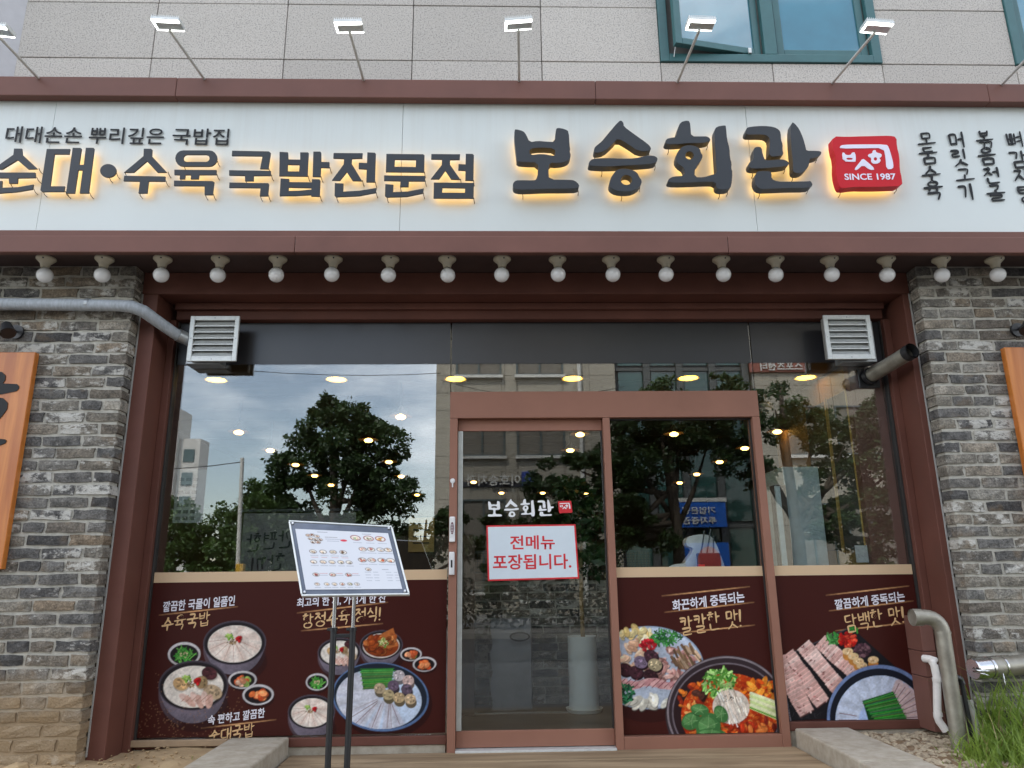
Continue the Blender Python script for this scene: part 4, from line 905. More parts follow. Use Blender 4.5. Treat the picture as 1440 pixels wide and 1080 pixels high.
for z in (q1[2]-.045, q2[2]+.045):
    x_ = q1[0]+(q2[0]-.03-q1[0])*((q1[2]-.02-z)/(q1[2]-q2[2]-.04)); mb.tube([(x_, -.28, z+.012), (x_+.001, -.28, z-.012)], .0275, 14)
tag(mb.build('socket', M_PVC, wp, smooth='auto'), None, kind='stuff')
sc_ = thing('pipe_cap', 'polished capped pipe end with chain beside the right brick wall', 'pipe cap', (3.1, -.52, .5))
s0, s1, s2 = P(1368, 941, -.56), P(1400, 938, -.52), P(1470, 932, -.48)
s0, s1, s2 = Vector(s0), Vector(s1), Vector(s2); dv = (s2-s0).normalized()
mb = MB(); mb.tube([s0+dv*.10, s2+dv*.4, s2+dv*.55+Vector((0, .12, 0)), s2+dv*.6+Vector((0, .3, 0))], .058, 24); mb.build('pipe', M_STEEL, sc_, smooth='auto')
mb = MB(); mb.tube([s0, s0+dv*.006, s0+dv*.10, s0+dv*.104], [.057, .062, .062, .058], 24); mb.build('cap', M_CHROME, sc_, smooth='auto')
mb = MB(); mb.tube([s0+dv*.105, s0+dv*.12], .066, 24); mb.tube([s0+dv*.20, s0+dv*.21], .062, 24); mb.build('ring', M_CHROME, sc_, smooth='auto')
mb = MB(); c0 = s0-dv*.008
mb.tube([c0+Vector((-.0, -.02, .008)), c0+Vector((.0, -.045, 0)), c0+Vector((.02, -.062, -.004)), c0+Vector((.06, -.075, -.002))], .007, 8); mb.tube([c0+Vector((0, -.01, -.012)), c0+Vector((.03, -.07, -.02)), c0+Vector((.055, -.07, -.03))], .005, 8); mb.build('cap_lug', M_CHROME, sc_, smooth=True)
mb = MB(); mb.tube([s1+Vector((0, -.06, -.02)), s1+Vector((.003, -.062, -.09)), s1+Vector((.0, -.062, -.12))], .004, 6); mb.build('chain', M_CHROME, sc_, smooth=True)
bt = thing('hose_stub', 'black capped hose stub standing in the grass by the brick wall', 'hose', (2.93, -.6, .05))
u0 = P(1349, 955, -.6)
mb = MB(); mb.tube([(u0[0]-.02, -.6, u0[2]+.01), (u0[0]+.006, -.6, u0[2]), (u0[0]+.012, -.6, u0[2]-.03)], .020, 12); mb.build('elbow', M_BLACK, bt, smooth='auto')
mb = MB(); mb.tube([(u0[0]+.012, -.6, u0[2]-.02), (u0[0]+.02, -.6, .25), (u0[0]+.035, -.6, .0)], .014, 10); mb.build('hose', M_BLKMET, bt, smooth='auto')
ct = thing('cut_pipe', 'pale grey cut pipe stub behind the grass', 'pipe', (3.0, -.55, .05))
u1 = P(1362, 985, -.55); mb = MB(); mb.tube([(u1[0], -.55, u1[2]), (u1[0]+.03, -.55, -.02)], .024, 12); mb.tube([(u1[0]-.05, -.56, u1[2]+.03), (u1[0]-.02, -.56, .0)], .010, 8); mb.build('stub', pm('dusty_pvc', (.45, .43, .38), .7), ct, smooth='auto')
rk = MB(); rk.lathe([(0, -.03), (.06, -.02), (.075, .02), (.055, .06), (.0, .075)], (0, 0, 0), 'z', 7)
rk.v = [(x*1.1+.01*math.sin(9*z+3*x), y, z+.008*math.sin(20*x)) for x, y, z in rk.v]
rk.v = [(x-2.62, y-.78, z+.07) for x, y, z in rk.v]
o = rk.build('rubble_stone', M_SOIL, bevel=.006); tag(o, 'broken tan stone lying at the lower left on the soil', 'stone')

# ================================================================== printed posters
def canvas(px, py, base):
    C = np.empty(px.shape+(3,)); C[:] = base; return C
class Paint:
    def __init__(s, px, py, base): s.x, s.y = px, py; s.c = canvas(px, py, lin(*base)); s.rg = np.random.RandomState(4)
    def put(s, m, col):
        col = np.asarray(lin(*col) if isinstance(col, tuple) else col); m = np.clip(m, 0, 1)[..., None]; s.c = s.c*(1-m)+col*m
    def E(s, cx, cy, rx, ry, a=0, soft=.9):
        ca, sa = math.cos(R(a)), math.sin(R(a)); u = (s.x-cx)*ca+(s.y-cy)*sa; v = -(s.x-cx)*sa+(s.y-cy)*ca
        d = np.sqrt((u/rx)**2+(v/ry)**2); return np.clip((1-d)*min(rx, ry)/soft+.5, 0, 1)
    def poly(s, pts, soft=.9):
        m = np.full(s.x.shape, 1e9); n = len(pts); ar = sum(pts[i][0]*pts[(i+1)%n][1]-pts[(i+1)%n][0]*pts[i][1] for i in range(n)); sg_ = 1 if ar > 0 else -1
        for i in range(n):
            (x0, y0), (x1, y1) = pts[i], pts[(i+1) % n]; l = math.hypot(x1-x0, y1-y0)+1e-9
            m = np.minimum(m, sg_*((x1-x0)*(s.y-y0)-(y1-y0)*(s.x-x0))/l)
        return np.clip(m/soft+.5, 0, 1)
    def line(s, x0, y0, x1, y1, w0, w1=None, soft=.8):
        w1 = w0 if w1 is None else w1; l2 = (x1-x0)**2+(y1-y0)**2+1e-9; t = np.clip(((s.x-x0)*(x1-x0)+(s.y-y0)*(y1-y0))/l2, 0, 1)
        d = np.hypot(s.x-x0-t*(x1-x0), s.y-y0-t*(y1-y0)); w = w0+(w1-w0)*t; return np.clip((w/2-d)/soft+.5, 0, 1)
    def rule(s, x0, y0, x1, y1):
        s.put(s.line(x0, y0, x1, y1, 1.6)*np.clip(1.15-abs(((s.x-x0)/(x1-x0))-.5)*1.9, 0, 1), (214, 160, 110))
    def blobs(s, cx, cy, rx, ry, n, cols, smin, smax, asp=.7, seed=0, shade=True):
        rg = np.random.RandomState(seed)
        for _ in range(n):
            a = rg.rand()*6.28; r_ = math.sqrt(rg.rand()); x, y = cx+rx*r_*math.cos(a), cy+ry*r_*math.sin(a); z = rg.uniform(smin, smax); an = rg.rand()*180
            col = np.array(cols[rg.randint(len(cols))], float)*rg.uniform(.82, 1.12); col = tuple(np.clip(col, 0, 255))
            if shade: s.put(s.E(x+.7, y+1.2, z*1.05, z*asp*1.05, an)*.55, tuple(np.array(col)*.45))
            s.put(s.E(x, y, z, z*asp, an), col)
            if shade: s.put(s.E(x-z*.25, y-z*.25, z*.45, z*asp*.4, an)*.5, tuple(np.clip(np.array(col)*1.25+15, 0, 255)))
    def strokes(s, cx, cy, rx, ry, n, cols, ln, w, ang=None, seed=0):
        rg = np.random.RandomState(seed)
        for _ in range(n):
            a = rg.rand()*6.28; r_ = math.sqrt(rg.rand())*.9; x, y = cx+rx*r_*math.cos(a), cy+ry*r_*math.sin(a)
            t_ = (rg.rand()*3.14 if ang is None else R(ang+rg.uniform(-9, 9))); l = ln*rg.uniform(.5, 1)
            col = tuple(np.clip(np.array(cols[rg.randint(len(cols))], float)*rg.uniform(.75, 1.2), 0, 255))
            s.put(s.line(x-math.cos(t_)*l/2, y-math.sin(t_)*l/2, x+math.cos(t_)*l/2, y+math.sin(t_)*l/2, w*rg.uniform(.6, 1.2)), col)
    def bowl(s, cx, cy, rx, ry, h, a=0):
        s.put(s.E(cx+4, cy+h+ry*.25, rx*.95, ry*.9, a)*.5, (28, 10, 12))
        for k in range(12):
            t_ = k/11; s.put(s.E(cx+t_*0, cy+h*(1-t_), rx*(.74+.26*t_**.6), ry*(.80+.2*t_), a), (104+t_*8, 97+t_*4, 108+t_*4))
        body = s.E(cx, cy+h*.5, rx, ry+h*.5, a); s.put(body*np.clip((s.x-cx)/rx, 0, 1)*.35*(s.y > cy), (40, 36, 44)); s.put(body*np.clip(-(s.x-cx)/rx-.3, 0, 1)*.45*(s.y > cy), (128, 122, 136))
        s.put(s.E(cx, cy, rx, ry, a), (66, 60, 68)); s.put(s.E(cx, cy+.6, rx*.96, ry*.95, a), (34, 28, 32))
        s.put(s.E(cx, cy+ry*.05, rx*.86, ry*.84, a), (226, 216, 204))
    def garnish(s, cx, cy, k):
        s.strokes(cx-5*k, cy-3*k, 6*k, 4*k, 14, [(120, 168, 60), (168, 200, 96), (90, 140, 50)], 6*k, 2*k, seed=3)
        s.blobs(cx-2*k, cy+5*k, 7*k, 4*k, 26, [(150, 120, 84), (180, 150, 110), (110, 86, 60)], .8*k, 1.6*k, seed=5, shade=False)
        s.blobs(cx+8*k, cy+1*k, 3.6*k, 3.6*k, 16, [(178, 24, 28), (150, 14, 20), (205, 48, 46)], 1.5*k, 2.8*k, .8, seed=8)
    def pork_soup(s, cx, cy, rx, ry, h, k, seed=0):
        s.bowl(cx, cy, rx, ry, h, -4); inn = s.E(cx, cy+ry*.05, rx*.84, ry*.82, -4); s.put(inn, (222, 208, 196))
        gx, gy = cx-2*k, cy-6*k
        for i in range(15):
            a = R(20+i*23+seed); x1, y1 = gx+math.cos(a)*rx*.86, gy+math.sin(a)*ry*.95+5*k
            m = s.line(gx, gy, x1, y1, 3*k, 13*k, 3*k)*inn; s.put(m*.6, (236, 222, 210) if i % 2 else (214, 190, 176))
            s.put(s.line(gx+(x1-gx)*.3, gy+(y1-gy)*.3, x1, y1, 1.*k, .4, .8)*inn*(.75 if math.sin(a) > -.2 else .2), (172, 116, 92))
        s.garnish(gx, gy, k)
    def sundae_soup(s, cx, cy, rx, ry, h, k):
        s.bowl(cx, cy, rx, ry, h, -4)
        for (x, y, u, v, c) in ((-16, -2, 10, 8, (196, 158, 110)), (24, 8, 12, 9, (186, 160, 128)), (20, -15, 10, 8, (74, 38, 42)), (10, -4, 8, 8, (150, 124, 88))):
            s.put(s.E(cx+x*k+1, cy+y*k+2*k, u*k, v*k)*.5, (120, 100, 80)); s.put(s.E(cx+x*k, cy+y*k, u*k, v*k, 20), c); s.blobs(cx+x*k, cy+y*k, u*k*.8, v*k*.8, 14, [tuple(np.array(c)*.8), tuple(np.minimum(np.array(c)*1.25, 255))], 1*k, 2.4*k, seed=int(u*9), shade=False)
        for i in range(6):
            s.put(s.E(cx-10*k+i*6*k, cy+16*k+(i % 2)*4*k, 9*k, 4.5*k, 30+i*14), (206, 164, 148) if i % 2 else (222, 190, 176)); s.put(s.line(cx-15*k+i*6*k, cy+20*k, cx-6*k+i*6*k, cy+12*k, .9*k), (176, 128, 112))
        s.garnish(cx-3*k, cy-6*k, k)
    def side_dish(s, cx, cy, rx, ry, kind):
        s.put(s.E(cx+1, cy+ry*.3, rx, ry)*.6, (24, 8, 10)); s.put(s.E(cx, cy, rx, ry, -3), (196, 190, 190)); s.put(s.E(cx, cy+.5, rx*.87, ry*.82, -3), (30, 24, 26))
        if kind == 'chive': s.strokes(cx, cy+1, rx*.62, ry*.58, 60, [(60, 140, 50), (40, 108, 36), (110, 176, 80)], rx*.55, 1.6, seed=2); s.blobs(cx, cy, rx*.25, ry*.3, 12, [(200, 180, 140)], .7, 1.2, seed=4, shade=False)
        else: s.blobs(cx, cy+1, rx*.5, ry*.42, 14, [(224, 110, 56), (238, 146, 92), (206, 78, 36)] if kind == 'radish' else [(226, 150, 110), (238, 190, 160), (206, 92, 50), (150, 180, 90)], rx*.17, rx*.27, .75, seed=int(cx))
def poster(name, label, x0, x1, z0, z1, paint, step=.0046):
    t = thing(name, label, 'poster', ((x0+x1)/2, 0, z0))
    nx, nz = int((x1-x0)/step)+1, int((z1-z0)/step)+1
    xs, zs = np.linspace(x0, x1, nx), np.linspace(z0, z1, nz); Xg, Zg = np.meshgrid(xs, zs); Yv = PY
    px, py = proj(Xg, np.full_like(Xg, Yv), Zg); p = Paint(px, py, (60, 22, 17)); p.put(np.clip(fbm(px*.012, py*.012)*.25, 0, 1), (74, 30, 24)); paint(p)
    dif = np.clip(np.abs(p.c-np.array(lin(60, 22, 17))).sum(-1)*4-.3, 0, 1)[..., None]; p.c = p.c*(1+dif*((fbm(px*.45, py*.45, 3)-.5)*.5+(fbm(px*.09+7, py*.09, 2)-.5)*.45)[..., None])
    idx = np.arange(nx*nz).reshape(nz, nx); q = np.stack([idx[:-1, :-1], idx[:-1, 1:], idx[1:, 1:], idx[1:, :-1]], -1).reshape(-1, 4)
    me = bpy.data.meshes.new('print'); me.from_pydata(np.stack([Xg, np.full_like(Xg, Yv), Zg], -1).reshape(-1, 3).tolist(), [], q.tolist())
    ca = me.color_attributes.new('print', 'FLOAT_COLOR', 'POINT'); ca.data.foreach_set('color', np.concatenate([p.c.reshape(-1, 3), np.ones((nx*nz, 1))], 1).astype(np.float32).ravel())
    link('printed_sheet', me, M_PRINT, t)
    mb = MB(); mb.box(x0, x1, Yv+.0008, Yv+.003, z0, z1); mb.build('backing_film', pm('film_backing', (.06, .02, .02), .5), t)
    return t
M_PRINT = vcol('poster_print', .45, .18)
PY = -.010
M_LET_W = pm('white_print', (.72, .70, .76), .5, var=.02); M_LET_G = pm('gold_print', (.66, .42, .20), .5, var=.08, scale=40)
def ptext(t, body, x0, y0, x1, y1, h, mat, bold=.014, wob=.03, seed=1):
    Y = PY-.0004; a, b, c = P(x0, y0, Y), P(x1, y1, Y), P(x0, y0+h, Y)
    if mat is M_LET_W: return text_on(body, (a[0], a[2]), (b[0], b[2]), a[2]-c[2], Y-.0006, 'lettering', mat, t, .024, 0, .012, len(body))
    brush_text(body, (a[0], a[2]), (b[0], b[2]), a[2]-c[2], Y, 'lettering', mat, t, .155, .0006, len(body)+int(x0))
def paint_left(p):
    p.rule(224, 865, 334, 853); p.rule(284, 1024, 388, 1012); p.rule(418, 862, 545, 847); p.rule(424, 887, 538, 877)
    p.pork_soup(330, 904, 44, 31, 20, 1.0)
    p.side_dish(259, 920, 23, 17, 'chive')
    p.sundae_soup(272, 964, 49, 35, 25, 1.12)
    p.side_dish(341, 956, 20, 12.5, 'kimchi'); p.side_dish(363, 977, 22, 14.5, 'radish')
    p.sundae_soup(477, 917, 30, 20, 16, .68)
    p.bowl(536, 907, 30, 20.5, 14, -3); p.put(p.E(536, 908, 25, 16), (128, 54, 20)); p.blobs(534, 906, 22, 12, 50, [(150, 66, 24), (176, 92, 40), (110, 42, 16), (196, 110, 56)], 3, 6, .7, seed=31)
    p.put(p.poly([(535, 892), (553, 883), (560, 908), (545, 912)]), (172, 96, 48)); p.blobs(550, 897, 6, 9, 14, [(196, 120, 66), (140, 70, 30)], 2, 4, seed=7); p.strokes(540, 904, 7, 6, 24, [(170, 190, 110), (110, 140, 60), (210, 205, 150)], 6, 1.4, seed=6)
    p.side_dish(578, 920, 15, 9.5, 'kimchi'); p.side_dish(597, 934, 16.5, 10.5, 'radish'); p.side_dish(446, 959, 16, 12, 'chive')
    # large round platter
    p.put(p.E(542, 990, 66, 48)*.6, (22, 8, 10)); p.put(p.E(535, 980, 68, 48.5, 5), (88, 112, 150)); p.put(p.E(535, 979, 65.5, 46, 5), (30, 36, 48)); inn = p.E(533, 983, 60, 42, 5); p.put(inn, (186, 200, 220))
    for i in range(19):
        a = R(60+i*11.0+4*math.sin(i*2.7)); gx, gy = 533+12, 975; x1, y1 = 533+math.cos(a)*58, 983+math.sin(a)*41; m = p.line(gx+(x1-gx)*.25, gy+(y1-gy)*.25, x1, y1, 5, 13, 3)*inn
        p.put(m*.75, (206, 206, 214) if i % 2 else (190, 186, 196)); 
        if i < 9: p.put(p.line(gx+(x1-gx)*.3+3*math.sin(i), gy+(y1-gy)*.3, x1, y1, 1.1, .7)*inn, (124, 92, 90))
    p.put(p.poly([(507, 941), (553, 940), (550, 967), (511, 970)]), (18, 62, 28))
    for i in range(17): p.put(p.line(507+i*.3+2*math.sin(i*1.9), 941+i*1.75, 554-2*math.sin(i*2.3)-i*.2, 940+i*1.6, 1.3), (44+(i*37) % 56, 110+(i*53) % 60, 44+(i*29) % 30))
    for (x, y, c) in ((561, 950, (188, 178, 180)), (574, 957, (196, 168, 160)), (553, 964, (96, 80, 96)), (572, 969, (88, 74, 88)), (534, 968, (178, 158, 128)), (546, 977, (176, 158, 120)), (561, 981, (176, 152, 116)), (577, 983, (180, 156, 124))):
        p.put(p.E(x+1, y+5, 8, 8), tuple(np.array(c)*.55)); p.put(p.E(x, y, 8, 7.5), c); p.blobs(x, y, 6, 5.4, 14, [tuple(np.array(c)*.78), tuple(np.minimum(np.array(c)*1.2, 255))], .9, 2, seed=x, shade=False)
    p.pork_soup(438, 1001, 33, 24, 20, .74, 9)
    rg = np.random.RandomState(2)
    for _ in range(260):            # dust spattered from the soil bed
        x, y = 192+rg.rand()*150, 1040-abs(rg.randn())*38; p.put(p.E(x, y, .8, .7)*.5, (150, 110, 80))
po = poster('food_poster', 'wide maroon food poster left of the door with soup bowls and a platter', GX0+.002, DX0-.012, .112, 1.086, paint_left)
ptext(po, '깔끔한 국물이 일품인', 230, 846, 331, 837, 15, M_LET_W, .018); ptext(po, '수육국밥', 229, 869, 296, 860, 19, M_LET_G, .018, .04)
ptext(po, '속 편하고 깔끔한', 293, 1006, 373, 995, 14, M_LET_W, .018); ptext(po, '순대국밥', 295, 1028, 358, 1016, 19, M_LET_G, .018, .04)
ptext(po, '최고의 한 끼, 가볍게 한 잔', 418, 841, 543, 834, 14, M_LET_W, .018); ptext(po, '항정수육 정식!', 426, 864, 537, 853, 19, M_LET_G, .018, .04)
def paint_mid(p):
    p.rule(931, 838, 1054, 825); p.rule(935, 861, 1060, 847); p.rule(957, 890, 1061, 879)
    p.put(p.E(914, 948, 78, 68)*.4, (22, 8, 10)); p.put(p.E(912, 939, 78, 58.5), (150, 164, 186)); p.put(p.E(912, 939, 76, 56.5), (186, 196, 212)); p.put(p.E(912, 941, 70, 51), (168, 176, 190))
    p.blobs(893, 893, 24, 10, 26, [(232, 210, 150), (240, 226, 180), (222, 190, 120)], 4, 8, .6, seed=1)
    p.strokes(934, 897, 26, 12, 110, [(44, 110, 50), (70, 140, 66), (30, 84, 40)], 8, 2.2, seed=2)
    p.blobs(892, 925, 28, 22, 30, [(214, 176, 146), (228, 198, 172), (196, 150, 120)], 5, 9, .5, seed=3)
    p.blobs(944, 938, 34, 26, 70, [(176, 128, 120), (200, 158, 146), (150, 100, 94), (130, 92, 84)], 4, 9, .4, seed=4); p.strokes(966, 925, 22, 16, 30, [(150, 120, 90), (190, 160, 130), (110, 84, 62)], 18, 3.4, 60, seed=5)
    for (x, y, c) in ((879, 941, (58, 30, 36)), (894, 945, (66, 36, 44)), (901, 931, (120, 102, 122)), (915, 922, (66, 40, 48)), (921, 935, (156, 142, 112)), (914, 950, (48, 26, 30))):
        p.put(p.E(x+2, y+3, 10, 9), (36, 16, 20)); p.put(p.E(x, y, 10, 8.5, 25), c); p.blobs(x, y, 8, 6, 16, [tuple(np.array(c)*.7), tuple(np.minimum(np.array(c)*1.5, 255))], .8, 1.8, seed=x, shade=False)
    p.blobs(912, 907, 12, 8, 40, [(176, 20, 34), (150, 14, 26), (206, 50, 58)], 1.8, 3.2, seed=6)
    for i in range(11): x = 874+i*8.5; p.put(p.E(x, 962+3*math.sin(i), 11, 5, -40+i*5), (186, 132, 132) if i % 2 else (206, 160, 156)); p.put(p.line(x-8, 967, x+5, 955, 1.2), (128, 72, 76))
    p.blobs(912, 985, 30, 9, 12, [(226, 222, 206), (206, 200, 184)], 7, 11, .5, seed=7); p.strokes(880, 976, 12, 14, 50, [(30, 92, 60), (52, 124, 80), (18, 60, 40)], 9, 3, seed=8)
    # hotpot
    p.put(p.E(1022, 1004, 86, 82), (56, 46, 50)); p.put(p.E(1022, 1001, 84, 78), (134, 122, 126)); p.put(p.E(1022, 1001, 81.5, 75.5), (52, 40, 44)); p.put(p.E(1022, 1002, 77, 70), (112, 100, 106)); p.put(p.E(1022, 1002, 75, 68), (44, 28, 30))
    inn = p.E(1026, 1006, 68, 59); p.put(inn, (150, 34, 12)); p.put(inn*np.clip(fbm(p.x*.16, p.y*.16)*1.6-.4, 0, 1), (206, 70, 20)); p.put(inn*np.clip(fbm(p.x*.3+40, p.y*.3)*2.4-1.2, 0, 1), (232, 150, 70))
    p.blobs(975, 985, 20, 26, 40, [(226, 120, 40), (206, 80, 26), (236, 160, 90), (140, 40, 20)], 3, 7, .55, seed=9); p.blobs(1070, 975, 26, 22, 34, [(240, 120, 24), (250, 150, 50), (214, 80, 20)], 4, 9, .45, seed=10)
    p.blobs(1050, 1024, 44, 18, 60, [(214, 84, 26), (176, 50, 22), (236, 130, 60), (110, 30, 20)], 3, 8, .5, seed=11); p.blobs(985, 978, 8, 6, 6, [(50, 26, 22), (90, 50, 40)], 4, 7, seed=12)
    p.strokes(1012, 960, 26, 22, 150, [(96, 160, 60), (140, 196, 96), (60, 120, 44), (176, 214, 130)], 9, 2.8, seed=13)
    p.put(p.E(1028, 994, 26, 24, 10), (216, 200, 184)); p.strokes(1028, 994, 23, 22, 90, [(236, 228, 216), (200, 180, 160), (226, 212, 196)], 20, 1.4, 70, seed=14); p.blobs(1024, 982, 12, 6, 20, [(40, 30, 26)], .6, 1, seed=15, shade=False)
    for i in range(6): p.put(p.line(1056, 975+i*4, 1092, 988+i*4.4, 4.2), (206, 222, 150) if i % 2 else (226, 230, 184))
    p.put(p.line(1055, 995, 1092, 1010, 2), (90, 150, 50))
    for (x, y, rx_, ry_, a) in ((972, 1014, 14, 12, -30), (984, 998, 13, 8, 10), (996, 1022, 17, 20, 20), (1014, 1004, 9, 13, -30), (1000, 1034, 22, 10, 0)):
        p.put(p.E(x+1, y+2, rx_, ry_, a)*.6, (20, 40, 20)); p.put(p.E(x, y, rx_, ry_, a), (62, 112, 60)); p.put(p.E(x-2, y-2, rx_*.7, ry_*.6, a)*.6, (104, 156, 92))
        for k in range(5): p.put(p.line(x, y, x+math.cos(a+k*1.2)*rx_*.8, y+math.sin(a+k*1.2)*ry_*.8, .8)*.7, (140, 180, 120))
PY = -.010
FYM = FY
PYM = -.006
PY = PYM
pmid = poster('food_poster', 'maroon food poster on the side light with steaming hotpot and meat platter', .861, 1.902, .080, 1.086, paint_mid)
ptext(pmid, '화끈하게 중독되는', 945, 844, 1046, 831, 16, M_LET_W, .018); ptext(pmid, '칼칼한 맛!', 956, 868, 1042, 856, 25, M_LET_G, .022, .04)
def paint_right(p):
    p.rule(1162, 837, 1278, 824); p.rule(1166, 859, 1284, 845); p.rule(1175, 887, 1275, 876)
    tray = p.poly([(1095, 926), (1197, 882), (1262, 940), (1180, 1010), (1112, 1014)]); p.put(tray, (26, 24, 28)); p.put(p.line(1095, 926, 1112, 1014, 1.6), (120, 116, 124)); p.put(p.line(1095, 926, 1197, 882, 1.4), (70, 66, 72))
    p.strokes(1130, 1000, 30, 12, 40, [(44, 42, 46)], 8, .8, seed=1)
    for r_, (x0, y0, x1, y1, w_) in enumerate(((1096, 932, 1133, 1000, 22), (1110, 925, 1155, 986, 22), (1134, 912, 1180, 968, 21), (1158, 906, 1206, 950, 20))):
        dx, dy = (x1-x0), (y1-y0); l_ = math.hypot(dx, dy); ux, uy = dx/l_, dy/l_; vx, vy = uy, -ux; rg_ = np.random.RandomState(r_)
        for i in range(15):
            t_ = i/14; x, y = x0+dx*t_, y0+dy*t_; hw = w_*.52*rg_.uniform(.92, 1.06); th = 6.2
            q_ = [(x-vx*hw-ux*th, y-vy*hw-uy*th), (x+vx*hw*rg_.uniform(.9, 1)-ux*th, y+vy*hw-uy*th), (x+vx*hw+ux*th*.5, y+vy*hw+uy*th*.5), (x-vx*hw*rg_.uniform(.9, 1)+ux*th*.5, y-vy*hw+uy*th*.5)]
            c0 = np.array([(212, 172, 162), (200, 156, 146), (222, 190, 180), (206, 164, 154)][rg_.randint(4)], float)
            p.put(p.poly([(a+1, b+1.6) for a, b in q_], 1.4)*.35, (140, 88, 80)); p.put(p.poly(q_, 1.2), tuple(c0)); p.put(p.line(q_[0][0], q_[0][1], q_[1][0], q_[1][1], 1.4)*.7, tuple(np.minimum(c0*1.16, 255)))
            p.blobs(x, y, hw*.8, 3.2, 7, [(166, 100, 98), (226, 194, 186), (150, 92, 86), (206, 166, 156)], .8, 2.2, .5, seed=i+r_*20, shade=False)
    p.strokes(1172, 898, 10, 8, 40, [(50, 120, 50), (90, 156, 84)], 7, 2.4, seed=3); p.strokes(1200, 886, 6, 5, 20, [(50, 130, 50)], 6, 2, seed=4)
    p.blobs(1192, 899, 12, 11, 60, [(200, 36, 24), (170, 20, 16), (226, 74, 50)], 1.8, 3.6, seed=5); p.blobs(1213, 915, 12, 9, 50, [(80, 50, 60), (110, 78, 84), (56, 34, 42)], 2, 3.6, seed=6)
    for (x, y) in ((1192, 916), (1200, 923), (1207, 930), (1228, 928), (1212, 936)):
        p.put(p.E(x, y+6, 7, 7), (196, 130, 60)); p.put(p.E(x, y, 7.5, 5), (226, 190, 140)); p.blobs(x, y, 5, 3, 8, [(200, 150, 100), (240, 214, 176)], .7, 1.6, seed=x, shade=False)
    p.put(p.E(1236, 1010, 76, 76)*.3, (20, 8, 10)); p.put(p.E(1237, 1008, 74, 73), (110, 128, 168)); p.put(p.E(1237, 1009, 70, 69), (28, 30, 40)); inn = p.E(1238, 1012, 63, 62); p.put(inn, (170, 190, 226))
    for i in range(22):
        a = R(150+i*9.8); x1, y1 = 1238+math.cos(a)*58, 1012+math.sin(a)*57; x2, y2 = 1238+math.cos(a)*34, 1012+math.sin(a)*32
        col = (206, 212, 228) if i < 15 else (206, 176, 168); p.put(p.line(x2, y2, x1, y1, 8, 12, 2)*inn*.85, col if i % 2 else tuple(np.array(col)*.93))
        if i < 5 or i > 14: p.put(p.line(x2, y2, x1, y1, 1.2)*inn, (128, 92, 92))
    p.put(p.poly([(1213, 986), (1256, 972), (1276, 1013), (1222, 1016)]), (22, 66, 30))
    for i in range(22): p.put(p.line(1213+i*.9+2*math.sin(i*1.9), 986+i*1.4, 1256+i*.95-2*math.sin(i*2.3), 973+i*1.85, 1.3), (40+(i*37) % 60, 104+(i*53) % 70, 44+(i*29) % 40))
PY = -.010
pri = poster('food_poster', 'maroon food poster at the right end with sliced pork tray and chive plate', DX1+.01, GX1-.004, .148, 1.086, paint_right)
ptext(pri, '깔끔하게 중독되는', 1173, 843, 1271, 831, 15, M_LET_W, .018); ptext(pri, '담백한 맛!', 1187, 865, 1270, 852, 24, M_LET_G, .022, .04)
def strip(x0, x1, Y, label):
    mb = MB(); mb.box(x0, x1, Y, Y+.003, 1.0865, 1.154); o = mb.build('trim_strip', M_BEIGE); tag(o, label, 'trim strip', 'beige strips over the posters'); return o
strip(GX0+.002, DX0-.012, -.010, 'beige strip above the wide soup poster'); strip(.861, 1.902, -.006, 'beige strip above the hotpot poster'); strip(DX1+.01, GX1-.004, -.010, 'beige strip above the sliced pork poster')

# notice + decals on the door leaf
DY = .0105
nt_ = thing('door_notice', 'white notice with red border and red lettering stuck on the door glass', 'notice', (.28, DY, 1.07))
q = [(-.04, 1.452), (.592, 1.455), (.606, 1.082), (-.030, 1.072)]
def quad(q, y0, y1, name, mat, parent): mb = MB(); mb.prism([q], y0, y1); return mb.build(name, mat, parent)
quad(q, DY-.003, DY, 'border', pm('red_print', (.62, .025, .035), .4), nt_)
cx0, cz0 = sum(a for a, _ in q)/4, sum(b for _, b in q)/4
def inset(q, d): return [(a+(d if a < cx0 else -d), b+(d if b < cz0 else -d)) for a, b in q]
quad(inset(q, .011), DY-.0036, DY-.0031, 'inner_line', pm('pink_print', (.78, .70, .72), .4), nt_); quad(inset(q, .014), DY-.0042, DY-.0037, 'sheet', pm('pale_blue_sheet', (.66, .73, .78), .35, var=.02), nt_)
def dtext(body, x0, y0, x1, y1, h, mat, parent, bold=.02, Y=DY-.0046):
    a, b, c = P(x0, y0, Y), P(x1, y1, Y), P(x0, y0+h, Y); text_on(body, (a[0], a[2]), (b[0], b[2]), a[2]-c[2], Y, 'lettering', mat, parent, bold)
dtext('전메뉴', 717, 753, 780, 752.5, 20, MATS['red_print'], nt_); dtext('포장됩니다.', 693, 780, 803, 778.5, 21.5, MATS['red_print'], nt_)
M_DEC = pm('white_vinyl', (.80, .80, .80), .5, var=.02)
dcl = thing('door_decal', 'white vinyl restaurant name with small red logo on the door glass', 'decal', (.2, DY, 1.5))
def remap(cv, rect_src, rect_dst):
    def f(p):
        x, y = cv(p); u = (x-rect_src[0])/(rect_src[2]-rect_src[0]); v = (y-rect_src[1])/(rect_src[3]-rect_src[1])
        return (rect_dst[0]+u*(rect_dst[2]-rect_dst[0]), rect_dst[1]+v*(rect_dst[3]-rect_dst[1])-u*.6)
    return f
for cv, st in BIG:
    mb = MB(); g_ = remap(cv, (721, 169, 1156, 270), (686, 702, 779, 727.5))
    for s_ in st: mb.prism([chaikin(to_plane(p_, g_, DY), 1) for p_ in s_], DY-.0025, DY)
    mb.build('letter', M_DEC, dcl)
